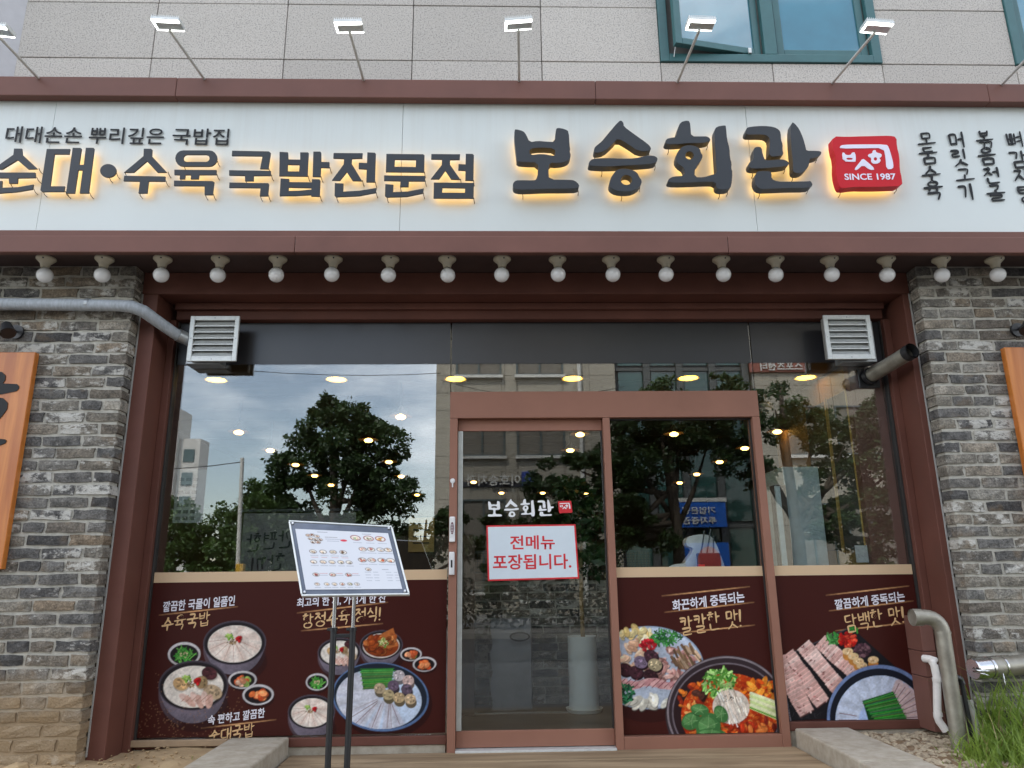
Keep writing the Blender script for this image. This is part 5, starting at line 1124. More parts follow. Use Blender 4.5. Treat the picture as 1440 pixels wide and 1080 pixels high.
g_ = remap(zE, (1168, 190, 1269, 264), (784, 704.5, 805, 722))
mb = MB(); mb.prism([chaikin(to_plane(LOGO_BOX, g_, DY), 1)], DY-.002, DY); dlb = mb.build('logo_patch', MATS['red_print'], dcl)
mb = MB()
for st in LOGO: mb.prism([to_plane(p_, g_, DY) for p_ in st], DY-.003, DY-.0021)
mb.build('logo_mark', M_DEC, dlb)

# ================================================================== menu stand
ms = thing('menu_stand', 'tilted menu board on a black two-legged stand before the left poster', 'menu stand', (-.83, -1.05, 0))
MY = -1.05
tl, tr, br, bl_ = [Vector(v) for v in (P(406, 732, MY+.12), P(551, 740, MY+.12), P(576, 836, MY-.10), P(424, 838, MY-.10))]
_pn = (tr-tl).cross(bl_-tl).normalized(); _d = Vector(FWD+RGT*(576-720)/CAM_F-UPV*(836-540)/CAM_F); _c = Vector(CAM)
br = _c+_d*((tl-_c).dot(_pn)/_d.dot(_pn))
nrm = ((tr-tl).cross(bl_-tl)).normalized()
if nrm.y > 0: nrm = -nrm
def bil(u, v): return tl*(1-u)*(1-v)+tr*u*(1-v)+br*u*v+bl_*(1-u)*v
def panel(u0, u1, v0, v1, off, th, name, mat, parent, bevel=.002):
    q = [bil(u0, v0)+nrm*off, bil(u1, v0)+nrm*off, bil(u1, v1)+nrm*off, bil(u0, v1)+nrm*off]; mb = MB()
    mb.add(q+[a-nrm*th for a in q], [(0,3,2,1),(4,5,6,7),(0,1,5,4),(1,2,6,5),(2,3,7,6),(3,0,4,7)]); return mb.build(name, mat, parent, bevel=bevel)
panel(0, 1, 0, 1, -.004, .014, 'backboard', M_BLKMET, ms)
for a in ((0, 1, -.004, .018), (0, 1, .982, 1.004), (-.004, .014, .019, .981), (.986, 1.004, .019, .981)): panel(*a, .004, .02, 'edge_rail', M_ALU, ms, .003)
mir = panel(.016, .984, .02, .98, -.002, .0015, 'mirror_margin', pm('clear_glossy_margin', (.10, .115, .15), .06, var=.3, scale=5, spec=.8, coat=.6), ms, 0)
nu, nv = 210, 150
us, vs_ = np.meshgrid(np.linspace(.05, .945, nu), np.linspace(.115, .925, nv)); MXu, MYv = (us-.05)/.895*300, (vs_-.115)/.81*210
pp = Paint(MXu, MYv, (208, 209, 214))
def dish(x, y, r_, c, ring=(120, 112, 108)):
    pp.put(pp.E(x, y, r_, r_*.62, 5, 1.4), ring); pp.put(pp.E(x, y, r_*.78, r_*.46, 5, 1.4), (226, 218, 206)); pp.blobs(x, y, r_*.5, r_*.3, 6, [c, tuple(np.array(c)*.7), (220, 190, 160)], r_*.18, r_*.32, seed=int(x+y))
def tline(x, y, w_, c=(120, 124, 140)): 
    rg = np.random.RandomState(int(x*3+y)); u = x
    while u < x+w_: l = rg.uniform(2, 5); pp.put(pp.line(u, y, u+l, y, 1.6, None, 1.2)*.8, c); u += l+2
for (x, y) in ((38, 22), (52, 20), (66, 24), (44, 34), (60, 36), (74, 36), (50, 46), (66, 46)): dish(x, y, 9, (150, 90, 60))
tline(70, 8, 30, (60, 60, 70)); tline(92, 26, 40, (70, 50, 50)); tline(92, 33, 46); tline(96, 40, 34); pp.put(pp.E(150, 36, 11, 4), (206, 50, 70))
for i, x in enumerate((44, 76, 108, 140)): dish(x, 80, 12, [(170, 130, 90), (200, 180, 160), (190, 170, 130), (130, 90, 60)][i]); tline(x-10, 94, 22); tline(x-8, 100, 18, (190, 90, 90))
for i, x in enumerate((40, 70, 98, 126, 152)): dish(x, 116, 11, [(150, 80, 60), (180, 60, 50), (190, 170, 140), (140, 150, 110), (200, 190, 170)][i]); tline(x-10, 129, 20)
for x in (40, 92, 142): dish(x, 160, 11, (170, 80, 70)); tline(x+12, 156, 20, (190, 90, 90)); tline(x+12, 162, 22)
for i, x in enumerate((38, 68, 92, 116, 140, 162)): dish(x, 192, 9, [(230, 190, 170), (220, 170, 120), (120, 110, 80), (200, 90, 60), (140, 140, 100), (190, 190, 200)][i]); tline(x-8, 203, 16)
tline(215, 8, 28, (60, 60, 70))
for i, x in enumerate((190, 232, 270)): dish(x, 24, 17, [(150, 170, 130), (120, 130, 100), (210, 160, 90)][i], (150, 90, 90)); tline(x-10, 42, 24)
for i, x in enumerate((205, 232, 262, 286)): dish(x, 66, 13, [(220, 170, 150), (200, 120, 110), (180, 180, 190), (190, 150, 110)][i]); tline(x-10, 80, 24)
for i, x in enumerate((196, 226, 258, 286)): dish(x, 106, 14, [(190, 110, 90), (200, 150, 130), (210, 90, 50), (220, 110, 60)][i]); tline(x-12, 122, 24)
for y in (150, 160, 170, 180): tline(196, y, 16); tline(222, y, 14); tline(262, y, 16); tline(288, y, 10)
dish(208, 140, 10, (190, 120, 100)); tline(252, 140, 20, (60, 60, 70))
idx = np.arange(nu*nv).reshape(nv, nu); qd = np.stack([idx[:-1, :-1], idx[1:, :-1], idx[1:, 1:], idx[:-1, 1:]], -1).reshape(-1, 4)
vv = [bil(u, v)+nrm*.0012 for u, v in zip(us.ravel(), vs_.ravel())]
me = bpy.data.meshes.new('menu_sheet'); me.from_pydata([tuple(a) for a in vv], [], qd.tolist())
ca = me.color_attributes.new('print', 'FLOAT_COLOR', 'POINT'); ca.data.foreach_set('color', np.concatenate([pp.c.reshape(-1, 3), np.ones((nu*nv, 1))], 1).astype(np.float32).ravel())
link('menu_sheet', me, vcol('menu_print', .4, .3, 0.), ms)
for (a, b) in ((.035, .04), (.965, .04), (.035, .955), (.965, .955)):
    c = bil(a, b); mb = MB(); mb.tube([c, c+nrm*.008], [.009, .006], 12); mb.build('corner_screw', M_CHROME, ms, smooth='auto')
for xa, xb in ((471, 461), (498, 488)):
    a, b = P(xa, 845, MY), P(xb, 1075, MY)
    dz = (a[0]-b[0])/(a[2]-b[2]); x0_ = b[0]-dz*b[2]
    zj = P(xa, 884, MY)[2]; xj = x0_+dz*zj
    mb = MB(); mb.tube([(x0_+dz*.0+.0, MY, .02), (xj, MY, zj)], .0165, 14); mb.build('leg', M_BLKMET, ms, smooth='auto')
    top = bil(.43 if xa == 471 else .6, .80)-nrm*.02
    mb = MB(); mb.tube([(xj, MY, zj-.02), (x0_+dz*(a[2]+.02), MY, a[2]+.02), top], .011, 12); mb.build('chrome_tube', M_CHROME, ms, smooth='auto')
    mb = MB(); mb.tube([(xj, MY, zj-.012), (xj, MY, zj+.006)], .021, 14); mb.tube([(xj-.035, MY, zj-.004), (xj, MY, zj-.004)], .008, 8); mb.build('clamp_knob', M_BLACK, ms, smooth='auto')
a, b = P(470, 893, MY), P(497, 891, MY)
mb = MB(); mb.box(a[0], b[0], MY-.008, MY+.008, a[2]-.014, a[2]+.006); mb.build('cross_bar', M_BLKMET, ms, bevel=.003)
xb0, xb1 = P(457, 1075, MY)[0], P(485, 1075, MY)[0]
mb = MB(); mb.box(xb0-.12, xb1+.12, MY-.02, MY+.02, .006, .036); mb.box(xb0-.03, xb0+.03, MY-.22, MY+.22, .003, .030); mb.box(xb1-.03, xb1+.03, MY-.22, MY+.22, .003, .030); mb.build('base', M_BLKMET, ms, bevel=.004)

# ================================================================== inside the restaurant
rm = thing('dining_room', 'dim brown dining room seen through the shopfront glass', 'room', (0, 4, 0))
CZ = 2.66
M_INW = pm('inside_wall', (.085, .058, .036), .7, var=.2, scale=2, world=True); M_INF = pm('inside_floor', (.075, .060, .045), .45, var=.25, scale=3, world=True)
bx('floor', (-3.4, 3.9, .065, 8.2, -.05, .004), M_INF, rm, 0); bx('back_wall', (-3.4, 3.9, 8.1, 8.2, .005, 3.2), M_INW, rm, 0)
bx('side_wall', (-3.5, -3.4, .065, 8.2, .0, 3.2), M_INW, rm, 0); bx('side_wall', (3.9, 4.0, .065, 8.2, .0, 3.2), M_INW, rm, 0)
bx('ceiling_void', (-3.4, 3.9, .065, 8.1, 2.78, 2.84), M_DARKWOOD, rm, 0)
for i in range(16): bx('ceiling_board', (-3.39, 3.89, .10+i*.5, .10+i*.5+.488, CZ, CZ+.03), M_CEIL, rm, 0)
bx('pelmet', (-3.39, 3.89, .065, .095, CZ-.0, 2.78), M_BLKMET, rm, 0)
M_LAMP = em('warm_downlight', (1, .50, .05), 7.0); M_LAMP2 = em('warm_pendant', (1, .55, .14), 6.0)
M_SHADE = pm('white_lamp_shade', (.55, .50, .42), .5)
for i, x in enumerate((-2.21, -1.25, -.29, .66, 1.61, 2.58)):
    t = thing('downlight', 'round yellow ceiling downlight behind the glass, '+['leftmost', 'second from the left', 'third from the left', 'third from the right', 'second from the right', 'rightmost'][i]+' of the front row', 'downlight', (x, .5, CZ), 'front row of ceiling downlights')
    mb = MB(); mb.lathe([(0, 0), (.075, 0), (.07, .006)], (x, .5, CZ-.006), 'z', 28); mb.build('lens', M_LAMP, t)
    mb = MB(); mb.lathe([(.075, -.001), (.086, -.001), (.088, -.008), (.088, .0)][::-1], (x, .5, CZ), 'z', 28); mb.build('ring', M_SHADE, t)
PEND = [(-2.25, y) for y in (1.24, 2.21, 3.21, 4.15, 5.14)]+[(-1.17, 1.67), (-1.16, 3.04), (-1.17, 4.28), (-1.18, 6.5)]+[(.82, 1.44), (.82, 2.33), (-.74, .62), (-.25, 4.94), (.15, 6.33), (.8, 6.38), (1.49, 6.44)]+[(1.7, 1.45), (2.64, 1.36), (2.64, 2.27), (2.66, 3.22), (2.68, 4.29), (2.68, 5.2)]
pmesh = None
for (x, y) in PEND:
    t = thing('pendant_lamp', 'small glowing pendant lamp hanging in the dim dining room', 'pendant lamp', (x, y, CZ), 'pendant lamps in the dining room')
    if pmesh is None:
        mb = MB(); mb.tube([(0, 0, 0), (0, 0, -.22)], .0025, 6); c_m = mb.mesh('cord'); c_m.materials.append(M_BLACK)
        mb = MB(); mb.lathe([(.012, -.20), (.03, -.235), (.085, -.275), (.10, -.285), (.096, -.287), (.03, -.25)], (0, 0, 0), 'z', 20); s_m = mb.mesh('shade'); s_m.materials.append(pm('bronze_shade', (.10, .06, .03), .5))
        mb = MB(); mb.lathe([(.0, -.262), (.040, -.285), (.042, -.295), (.028, -.308), (0, -.312)], (0, 0, 0), 'z', 16); g_m = mb.mesh('bulb'); g_m.materials.append(M_LAMP2); pmesh = (c_m, s_m, g_m)
    for nm, me in zip(('cord', 'shade', 'bulb'), pmesh):
        o = bpy.data.objects.new(nm, me); COL.objects.link(o); o.parent = t
# low brick partition, planter, bag
brick_course_wall('low_brick_partition', 'low grey brick partition just inside the sliding door', -.75, 1.55, .01, 1.02, 1.75, M_BRICK, pitch=.0735, bl=.235, joint=.011, corner=0, seed=31)
o = bx('partition_cap', (-.78, 1.58, 1.70, 1.90, 1.075, 1.13), M_DARKWOOD, None); tag(o, 'dark timber cap on the low brick partition inside', 'cap')
scn = thing('mesh_screen', 'dark perforated metal screen above the low brick partition', 'screen', (.3, 1.8, 1.13))
mb = MB(); mb.box(-.7, 1.5, 1.79, 1.81, 1.131, 1.15); mb.box(-.7, 1.5, 1.79, 1.81, 1.32, 1.335)
mb.build('rail', M_BLKMET, scn)
mb = MB()
for i in range(80): mb.box(-.69+i*.0274, -.682+i*.0274, 1.795, 1.80, 1.151, 1.319)
for j in range(7): mb.box(-.69, 1.49, 1.801, 1.806, 1.165+j*.024, 1.172+j*.024)
mb.build('grille', M_BLKMET, scn)
pt = thing('potted_plant', 'slim tree in a tall white cylinder pot inside the door', 'potted plant', (.765, 1.35, .004))
mb = MB(); mb.lathe([(0, .02), (.125, .02), (.122, .6), (.112, .6), (.11, .52), (0, .52)], (.765, 1.35, .004), 'z', 36); mb.build('pot', pm('white_glazed_pot', (.80, .84, .82), .35, var=.03), pt, smooth='auto')
mb = MB(); mb.lathe([(0, .0), (.14, .0), (.155, .03), (.15, .032), (.135, .012), (0, .012)], (.765, 1.35, .004), 'z', 36); mb.build('saucer', MATS['white_glazed_pot'], pt, smooth='auto')
mb = MB(); mb.tube([(.775, 1.35, .5), (.77, 1.35, .9), (.782, 1.35, 1.3), (.77, 1.36, 1.7)], [.02, .018, .016, .01], 10); mb.build('stem', pm('ochre_stem', (.26, .17, .06), .6), pt, smooth='auto')
M_PLEAF = leafmat('dark_house_leaf', (.010, .035, .012), (.03, .085, .028), .2, .4)
def leaves(mb, c, rx, ry, rz, n, size, rg, asp=.5):
    g = np.random.RandomState(rg.randrange(1 << 30)); a = g.rand(n)*6.2832; cb = g.uniform(-1, 1, n); sb = np.sqrt(1-cb*cb); r_ = g.uniform(.2, 1, n)**.45
    p = np.stack([c[0]+rx*r_*sb*np.cos(a), c[1]+ry*r_*sb*np.sin(a), c[2]+rz*r_*cb], -1)
    d = g.randn(n, 3)*(1, 1, .7)-(0, 0, .25); d /= np.linalg.norm(d, axis=1)[:, None]; q = np.cross(d, g.randn(n, 3)); q /= np.linalg.norm(q, axis=1)[:, None]+1e-9
    l = (size*g.uniform(.6, 1.3, n))[:, None]; v = np.stack([p, p+d*l*.5+q*l*asp*.5, p+d*l, p+d*l*.5-q*l*asp*.5], 1).reshape(-1, 3)
    b = len(mb.v); mb.v += v.tolist(); f = (np.arange(n)[:, None]*4+np.arange(4)+b); mb.f += f.tolist(); mb.m += [0]*n
mb = MB(); rg = random.Random(4)
for c in ((.72, 1.35, 1.42, .22, .3), (.85, 1.3, 1.6, .2, .22), (.72, 1.4, 1.8, .2, .2), (.8, 1.35, 1.25, .18, .15)): leaves(mb, c[:3], c[3], c[3], c[4], 120, .13, rg, .42)
mb.build('foliage', M_PLEAF, pt)
bg_ = thing('garment_bag', 'tall grey fabric bag standing against the low brick partition', 'bag', (.2, 1.5, .004))
mb = MB(); nb_ = 10; rows = []
for k in range(nb_+1):
    z = .012+.735*k/nb_; wv = .012*math.sin(k*1.9); rows.append([(-.01+wv, 1.43+.01*math.sin(k*2.2), z), (.10+.5*wv, 1.405+.012*math.sin(k*3), z), (.235, 1.44, z), (.33-.3*wv, 1.425+.008*math.cos(k*2.5), z), (.345, 1.52, z), (-.0, 1.53, z)])
for r_ in rows: mb.v += r_
for k in range(nb_):
    for i in range(6): mb.f.append((k*6+i, k*6+(i+1) % 6, (k+1)*6+(i+1) % 6, (k+1)*6+i)); mb.m.append(0)
mb.f.append(tuple(reversed([nb_*6+i for i in range(6)]))[::-1]); mb.m.append(0)
bg_o = mb.build('bag_body', pm('grey_nylon', (.23, .23, .24), .5, var=.12, scale=8), bg_, smooth='auto')
mb = MB(); mb.prism([ell(.235, .60, .088, .040, 28), ell(.235, .60, .074, .027, 28)], 1.395, 1.400); mb.build('oval_emblem', M_INK, bg_)
bx('foot_board', (-.02, .37, 1.36, 1.56, .0045, .0115), M_BLACK, bg_, 0)
bx('floor_strip', (-.28, .82, 1.30, 1.34, .0045, .012), M_GALV, rm, 0)

# counter with card terminal
ctr = thing('counter', 'dark timber service counter behind the side light', 'counter', (1.4, .45, 0))
bx('cabinet', (.90, 1.88, .20, .62, .005, 1.08), M_DARKWOOD, ctr); bx('worktop', (.88, 1.90, .18, .66, 1.081, 1.115), pm('pale_worktop', (.45, .36, .2), .4), ctr)
tm = thing('payment_terminal', 'white curved receipt terminal standing on the counter', 'terminal', (1.55, .38, 1.116))
mb = MB(); mb.prism([chaikin([(1.40, 1.117), (1.75, 1.117), (1.73, 1.20), (1.68, 1.36), (1.62, 1.40), (1.47, 1.38), (1.455, 1.31), (1.53, 1.29), (1.45, 1.20)], 2)], .36, .46); mb.build('body', pm('white_device', (.62, .62, .60), .35), tm, bevel=.008)
mb = MB(); mb.box(1.53, 1.70, .30, .355, 1.117, 1.255); mb.build('holder_box', M_BLACK, tm, bevel=.006)
mb = MB(); mb.tube([(1.56, .33, 1.25), (1.60, .33, 1.42)], .006, 6); mb.tube([(1.605, .335, 1.25), (1.65, .335, 1.43)], .006, 6); mb.tube([(1.655, .33, 1.25), (1.665, .33, 1.38)], .006, 6); mb.build('stylus', M_BLACK, tm)
mb = MB(); mb.box(1.515, 1.565, .26, .298, 1.117, 1.172); mb.build('red_pack', pm('red_pack', (.55, .03, .025), .4), tm, bevel=.004)
mb = MB(); mb.prism([chaikin([(1.27, 1.118), (1.46, 1.118), (1.46, 1.18), (1.36, 1.18), (1.30, 1.15)], 2)], .33, .35); mb.build('tray', MATS['white_device'], tm)
fr_ = thing('drinks_fridge', 'pale blue upright fridge seen behind the right pane', 'fridge', (2.5, .8, 0))
bx('carcass', (2.33, 2.62, .55, 1.05, .01, 1.93), pm('pale_blue_steel', (.52, .63, .65), .4), fr_, .008); bx('door_frame', (2.23, 2.329, .52, .60, .05, 1.78), M_BLKMET, fr_, .004); bx('door_edge', (2.235, 2.275, .50, .519, .06, 1.77), MATS['pale_blue_steel'], fr_, .002)
sw = thing('framed_panels', 'two tall dark panels with gold edges on the right inner wall', 'panels', (2.75, .4, 0))
bx('inner_partition', (2.70, 2.95, .03, .10, .005, CZ-.002), M_BROWN, sw); bx('wall', (2.715, 2.80, .101, 1.6, .005, CZ-.002), pm('ochre_wall', (.26, .15, .045), .6), sw)
for a, b in ((.11, .42), (.47, .85)):
    bx('dark_panel', (2.695, 2.714, a, b, 1.27, 2.45), pm('dark_panel', (.055, .048, .036), .5), sw); bx('gold_edge', (2.692, 2.714, a-.014, a-.001, 1.25, 2.47), pm('gold_edge', (.55, .36, .10), .35, metal=.3), sw, .001)
bx('paper_note', (2.60, 2.69, .06, .064, 1.17, 1.29), pm('grey_paper', (.45, .45, .45), .7), sw, 0)
cctv = thing('dome_camera', 'white dome security camera hanging inside the right pane', 'camera', (2.42, .9, CZ))
mb = MB(); mb.tube([(2.38, .9, CZ), (2.38, .9, CZ-.13)], .014, 8); mb.lathe([(0, .0), (.055, -.005), (.06, -.035), (.045, -.075), (0, -.095)], (2.38, .9, CZ-.12), 'z', 20); mb.build('dome', pm('smoked_dome', (.35, .35, .36), .2), cctv, smooth='auto')
# left pane: hanging banner, paper, gold notice, cabinet
bn = thing('inner_banner', 'grey banner with mirrored brush lettering behind the left pane', 'banner', (-1.5, .35, 1.0))
a, b = P(343, 722, .35), P(412, 802, .35)
bx('cloth', (a[0], -1.02, .35, .356, .95, a[2]), pm('grey_banner', (.12, .115, .11), .7, var=.1), bn, .001)
bx('hanging_rod', (a[0]-.04, -.98, .345, .362, a[2]+.01, a[2]+.03), M_BLACK, bn, .002)
for body, x0_, y0_, x1_, y1_, h_ in (('간편한', 348, 752, 412, 745, 24), ('한끼', 350, 786, 400, 778, 22)):
    c1, c2, c3 = P(x0_, y0_, .349), P(x1_, y1_, .349), P(x0_, y0_+h_, .349); brush_text(body, (c1[0], c1[2]), (c2[0], c2[2]), c1[2]-c3[2], .349, 'lettering', M_INK, bn, .13, .001, 3, mirror=True)
pn = thing('paper_notice', 'grey printed paper notice hanging at the far left of the pane', 'notice', (-2.2, .2, 1.4))
a, b = P(250, 660, .2), P(284, 735, .2)
bx('sheet', (a[0], b[0], .2, .203, b[2], a[2]), pm('grey_paper2', (.30, .31, .32), .7), pn, 0)
mb = MB()
for r_ in range(7):
    for c in range(3): mb.box(a[0]+.02+c*.05, a[0]+.055+c*.05, .1985, .1995, b[2]+.02+r_*.047, b[2]+.045+r_*.047)
mb.build('print_block', pm('grey_print', (.10, .10, .11), .7), pn)
gn = thing('gold_notice', 'gold framed notice on the inner wall behind the menu stand', 'notice', (-.75, 1.2, 1.2)); a, b = P(575, 727, 1.2), P(610, 776, 1.2)
bx('board', (a[0], b[0], 1.2, 1.22, b[2], a[2]), pm('ochre_board', (.33, .22, .06), .5), gn, .002); bx('screen_wall', (a[0]-.6, b[0]+.35, 1.225, 1.30, .005, 1.45), M_DARKWOOD, gn, .002)
mb = MB()
for r_ in range(5): mb.box(a[0]+.04, b[0]-.04, 1.196, 1.199, b[2]+.07+r_*.055, b[2]+.08+r_*.055)
mb.build('print_line', M_INK, gn)
# dining tables deep in the room
tb0 = None
for i, (x, y) in enumerate(((-2.3, 2.2), (-2.3, 3.9), (-.9, 3.2), (-.9, 5.0), (.7, 3.6), (.7, 5.4), (2.3, 3.0), (2.3, 4.8))):
    t = thing('dining_table', 'dark dining table standing in the dim room', 'table', (x, y, .004), 'dining tables in the dim room')
    if tb0 is None:
        mb = MB(); mb.box(-.55, .55, -.35, .35, .70, .74); m1 = mb.mesh('tabletop'); m1.materials.append(M_DARKWOOD)
        mb = MB(); mb.box(-.025, .025, -.025, .025, 0, .699); m2 = mb.mesh('leg'); m2.materials.append(M_BLKMET); tb0 = (m1, m2)
    o = bpy.data.objects.new('tabletop', tb0[0]); COL.objects.link(o); o.parent = t
    for sx, sy in ((-1, -1), (1, -1), (-1, 1), (1, 1)):
        o = bpy.data.objects.new('leg', tb0[1]); COL.objects.link(o); o.parent = t; o.location = (sx*.5, sy*.3, 0)

# ================================================================== across the street (seen mirrored in the glass)
M_TILE = pm('beige_stone_tile', (.36, .325, .26), .75, var=.08, scale=2, world=True); M_TILEJ = pm('tile_joint', (.20, .18, .15), .9)
M_OGL = pm('far_window_glass', (.04, .085, .085), .06, var=.2, spec=.9); M_OFR = pm('far_window_frame', (.10, .13, .13), .5); M_SILL = pm('pale_sill', (.62, .60, .55), .7)
def far_window(t, x0, x1, z0, z1, Y, n=2, sill=True):
    w_ = MB(); fr = .06
    for q in ((x0, x0+fr, z0, z1), (x1-fr, x1, z0, z1), (x0+fr, x1-fr, z0, z0+fr), (x0+fr, x1-fr, z1-fr, z1)): w_.box(q[0], q[1], Y-.02, Y+.06, q[2], q[3])
    for i in range(1, n): xx = x0+(x1-x0)*i/n; w_.box(xx-.03, xx+.03, Y-.02, Y+.05, z0+fr, z1-fr)
    f = w_.build('window', M_OFR, t); p_ = MB(); p_.box(x0+fr-.01, x1-fr+.01, Y-.06, Y-.025, z0+fr-.01, z1-fr+.01); p_.build('pane', M_OGL, f)
    if sill: s_ = MB(); s_.box(x0-.06, x1+.06, Y-.02, Y+.22, z0-.12, z0-.01); s_.build('sill', M_SILL, f)
def tiled(t, x0, x1, z0, z1, Y, holes, tw, th):
    """stone tiles as pieces of their own, left out where a window is"""
    cache = {}
    xs = [x0]; 
    cuts = sorted(set([x0, x1]+[h[0] for h in holes]+[h[1] for h in holes])); zc = sorted(set([z0, z1]+[h[2] for h in holes]+[h[3] for h in holes]))
    def div(c, s):
        o_ = []
        for a, b in zip(c[:-1], c[1:]):
            n = max(1, round((b-a)/s)); o_ += [a+(b-a)*i/n for i in range(n)]
        return o_+[c[-1]]
    X, Zs = div(cuts, tw), div(zc, th)
    for i in range(len(X)-1):
        for j in range(len(Zs)-1):
            cx, cz = (X[i]+X[i+1])/2, (Zs[j]+Zs[j+1])/2
            if any(h[0] < cx < h[1] and h[2] < cz < h[3] for h in holes): continue
            k = (round(X[i+1]-X[i], 3), round(Zs[j+1]-Zs[j], 3))
            if k not in cache: m_ = MB(); m_.box(-k[0]/2+.008, k[0]/2-.008, -.03, 0, -k[1]/2+.008, k[1]/2-.008); cache[k] = m_.mesh('tile'); cache[k].materials.append(M_TILE)
            o = bpy.data.objects.new('tile', cache[k]); COL.objects.link(o); o.parent = t; o.matrix_parent_inverse = Matrix.Translation(-t.location); o.location = (cx, Y, cz)
OY = -22.0
ob = thing('beige_building', 'beige tiled building across the street, mirrored above the door', 'building', (1.4, OY-4, -.3))
wins = [(-1.35, .38, 8.55, 10.4), (.95, 2.75, 8.55, 10.4), (-1.2, .5, 5.45, 7.2), (.95, 2.75, 5.45, 7.2), (-1.1, .5, .6, 3.85), (1.0, 2.7, .3, 3.4), (-1.35, .38, 11.6, 13.4), (.95, 2.75, 11.6, 13.4)]
bx('wall_core', (-2.1, 4.75, OY-9, OY-.031, -.33, 15), M_TILEJ, ob, 0); tiled(ob, -2.1, 4.75, -.2, 15, OY, wins, 1.15, .75)
for q in wins: far_window(ob, *q, OY-.03, 2)
mb = MB(); mb.tube([(3.35, OY+.12, -.2), (3.35, OY+.12, 15)], .08, 10); mb.build('downpipe', M_SILL, ob, smooth='auto')
sgn = thing('clinic_sign', 'raised lettering with a blue emblem on the beige building across the street', 'sign', (0, OY+.1, 4.4))
text_on('이호승치과', (1.05, 4.75), (-.95, 4.75), .42, OY+.14, 'lettering', M_SILL, sgn, .02, -.05)
mb = MB(); mb.box(1.1, 1.6, OY+.02, OY+.16, 4.25, 4.85); mb.build('blue_emblem', pm('far_blue', (.03, .06, .28), .5), sgn, bevel=.03); mb = MB(); mb.box(-1.15, 1.09, OY+.01, OY+.04, 4.3, 4.5); mb.build('rail', pm('sign_rail_dark', (.06, .06, .07), .5), sgn)
tower = thing('glass_building', 'dark green glass office front across the street, mirrored right of the door', 'building', (7.2, OY-4, -.3))
bx('wall_core', (4.80, 10.0, OY-9, OY-.3, -.33, 15), pm('dark_spandrel', (.045, .05, .048), .5), tower, 0)
for j in range(5):
    for i in range(4):
        x0_ = 4.85+i*1.28; z0_ = -.1+j*3.0; mb = MB(); mb.box(x0_+.06, x0_+1.0, OY-.29, OY-.25, z0_+.1, z0_+2.85); mb.build('pane', pm('green_curtain_glass', (.035, .09, .08), .05, var=.35, scale=.6, spec=.9, world=True), tower)
        mb = MB(); mb.box(x0_+1.01, x0_+1.27, OY-.29, OY-.08, z0_, z0_+2.99); mb.build('mullion', pm('dark_mullion', (.09, .095, .09), .5), tower)
    mb = MB(); mb.box(4.81, 9.99, OY-.29, OY-.18, z0_+2.86, z0_+2.99); mb.build('transom', MATS['dark_mullion'], tower)
gym = thing('sports_building', 'beige building with a red band, mirrored in the right pane', 'building', (14, OY-4, -.3))
wins = [(11.0, 12.6, 5.4, 7.3), (13.1, 14.9, 5.4, 7.3), (15.6, 17.4, 5.4, 7.3), (11.0, 12.6, 1.2, 3.6), (13.1, 14.9, 1.2, 3.6), (15.6, 17.4, 1.2, 3.6)]
bx('wall_core', (10.05, 20, OY-9, OY-.031, -.33, 13), M_TILEJ, gym, 0); tiled(gym, 10.05, 20, -.2, 13, OY, wins, 1.2, .8)
for q in wins: far_window(gym, *q, OY-.03, 2)
gsg = thing('gym_sign', 'red sign band with white lettering on the building across the street', 'sign', (12.5, OY+.1, 8.2))
bx('band', (9.95, 13.4, OY+.02, OY+.12, 8.62, 9.05), pm('far_red', (.26, .085, .06), .6), gsg, .01); text_on('스포츠센터', (12.0, 9.02), (10.35, 9.02), .36, OY+.15, 'lettering', M_SILL, gsg, .02, -.03)
bks = thing('bank_sign', 'blue bank sign with white lettering across the street, mirrored in the side light', 'sign', (7.6, OY+.3, 1.0))
M_BLUE = pm('bank_blue', (.012, .11, .48), .4)
bx('board', (6.55, 8.5, OY+.2, OY+.36, 2.75, 3.65), M_BLUE, bks, .01); bx('cap', (6.50, 8.55, OY+.18, OY+.38, 3.66, 3.80), M_SILL, bks, .01)
text_on('기업은행', (8.1, 3.48), (6.9, 3.48), .26, OY+.40, 'lettering', M_SILL, bks, .02, -.02); text_on('투자증권', (8.1, 3.12), (6.9, 3.12), .26, OY+.40, 'lettering', M_SILL, bks, .02, -.02)
bx('lower_panel', (6.55, 8.5, OY+.2, OY+.36, -.18, 2.2), M_BLUE, bks, .01); mb = MB(); mb.prism([ell(7.75, 1.55, .42, .52, 32)], OY+.37, OY+.39); mb.build('red_disc', pm('bank_red', (.45, .03, .02), .4), bks)
apt = thing('apartment_tower', 'tall white apartment tower far away, mirrored at the left of the pane', 'building', (-34, -72, -.3))
M_APT = pm('white_render', (.62, .60, .56), .8, world=True)
bx('block', (-37, -32.0, -73, -70, -.3, 18.2), M_APT, apt, 0); bx('wing', (-31.99, -29.9, -73, -70.6, -.3, 15.2), M_APT, apt, 0)
for j in range(5): bx('window', (-31.5, -30.4, -70.6, -70.52, 3.2+j*2.4, 4.5+j*2.4), M_OGL, apt, 0)
for j in range(6): bx('window', (-37.2+0, -36.0, -70.0, -69.95, 2.0+j*2.6, 3.4+j*2.6), M_OGL, apt, 0)
bx('window', (-34.6, -33.2, -70, -69.95, 16.2, 17.2), M_OGL, apt, 0)

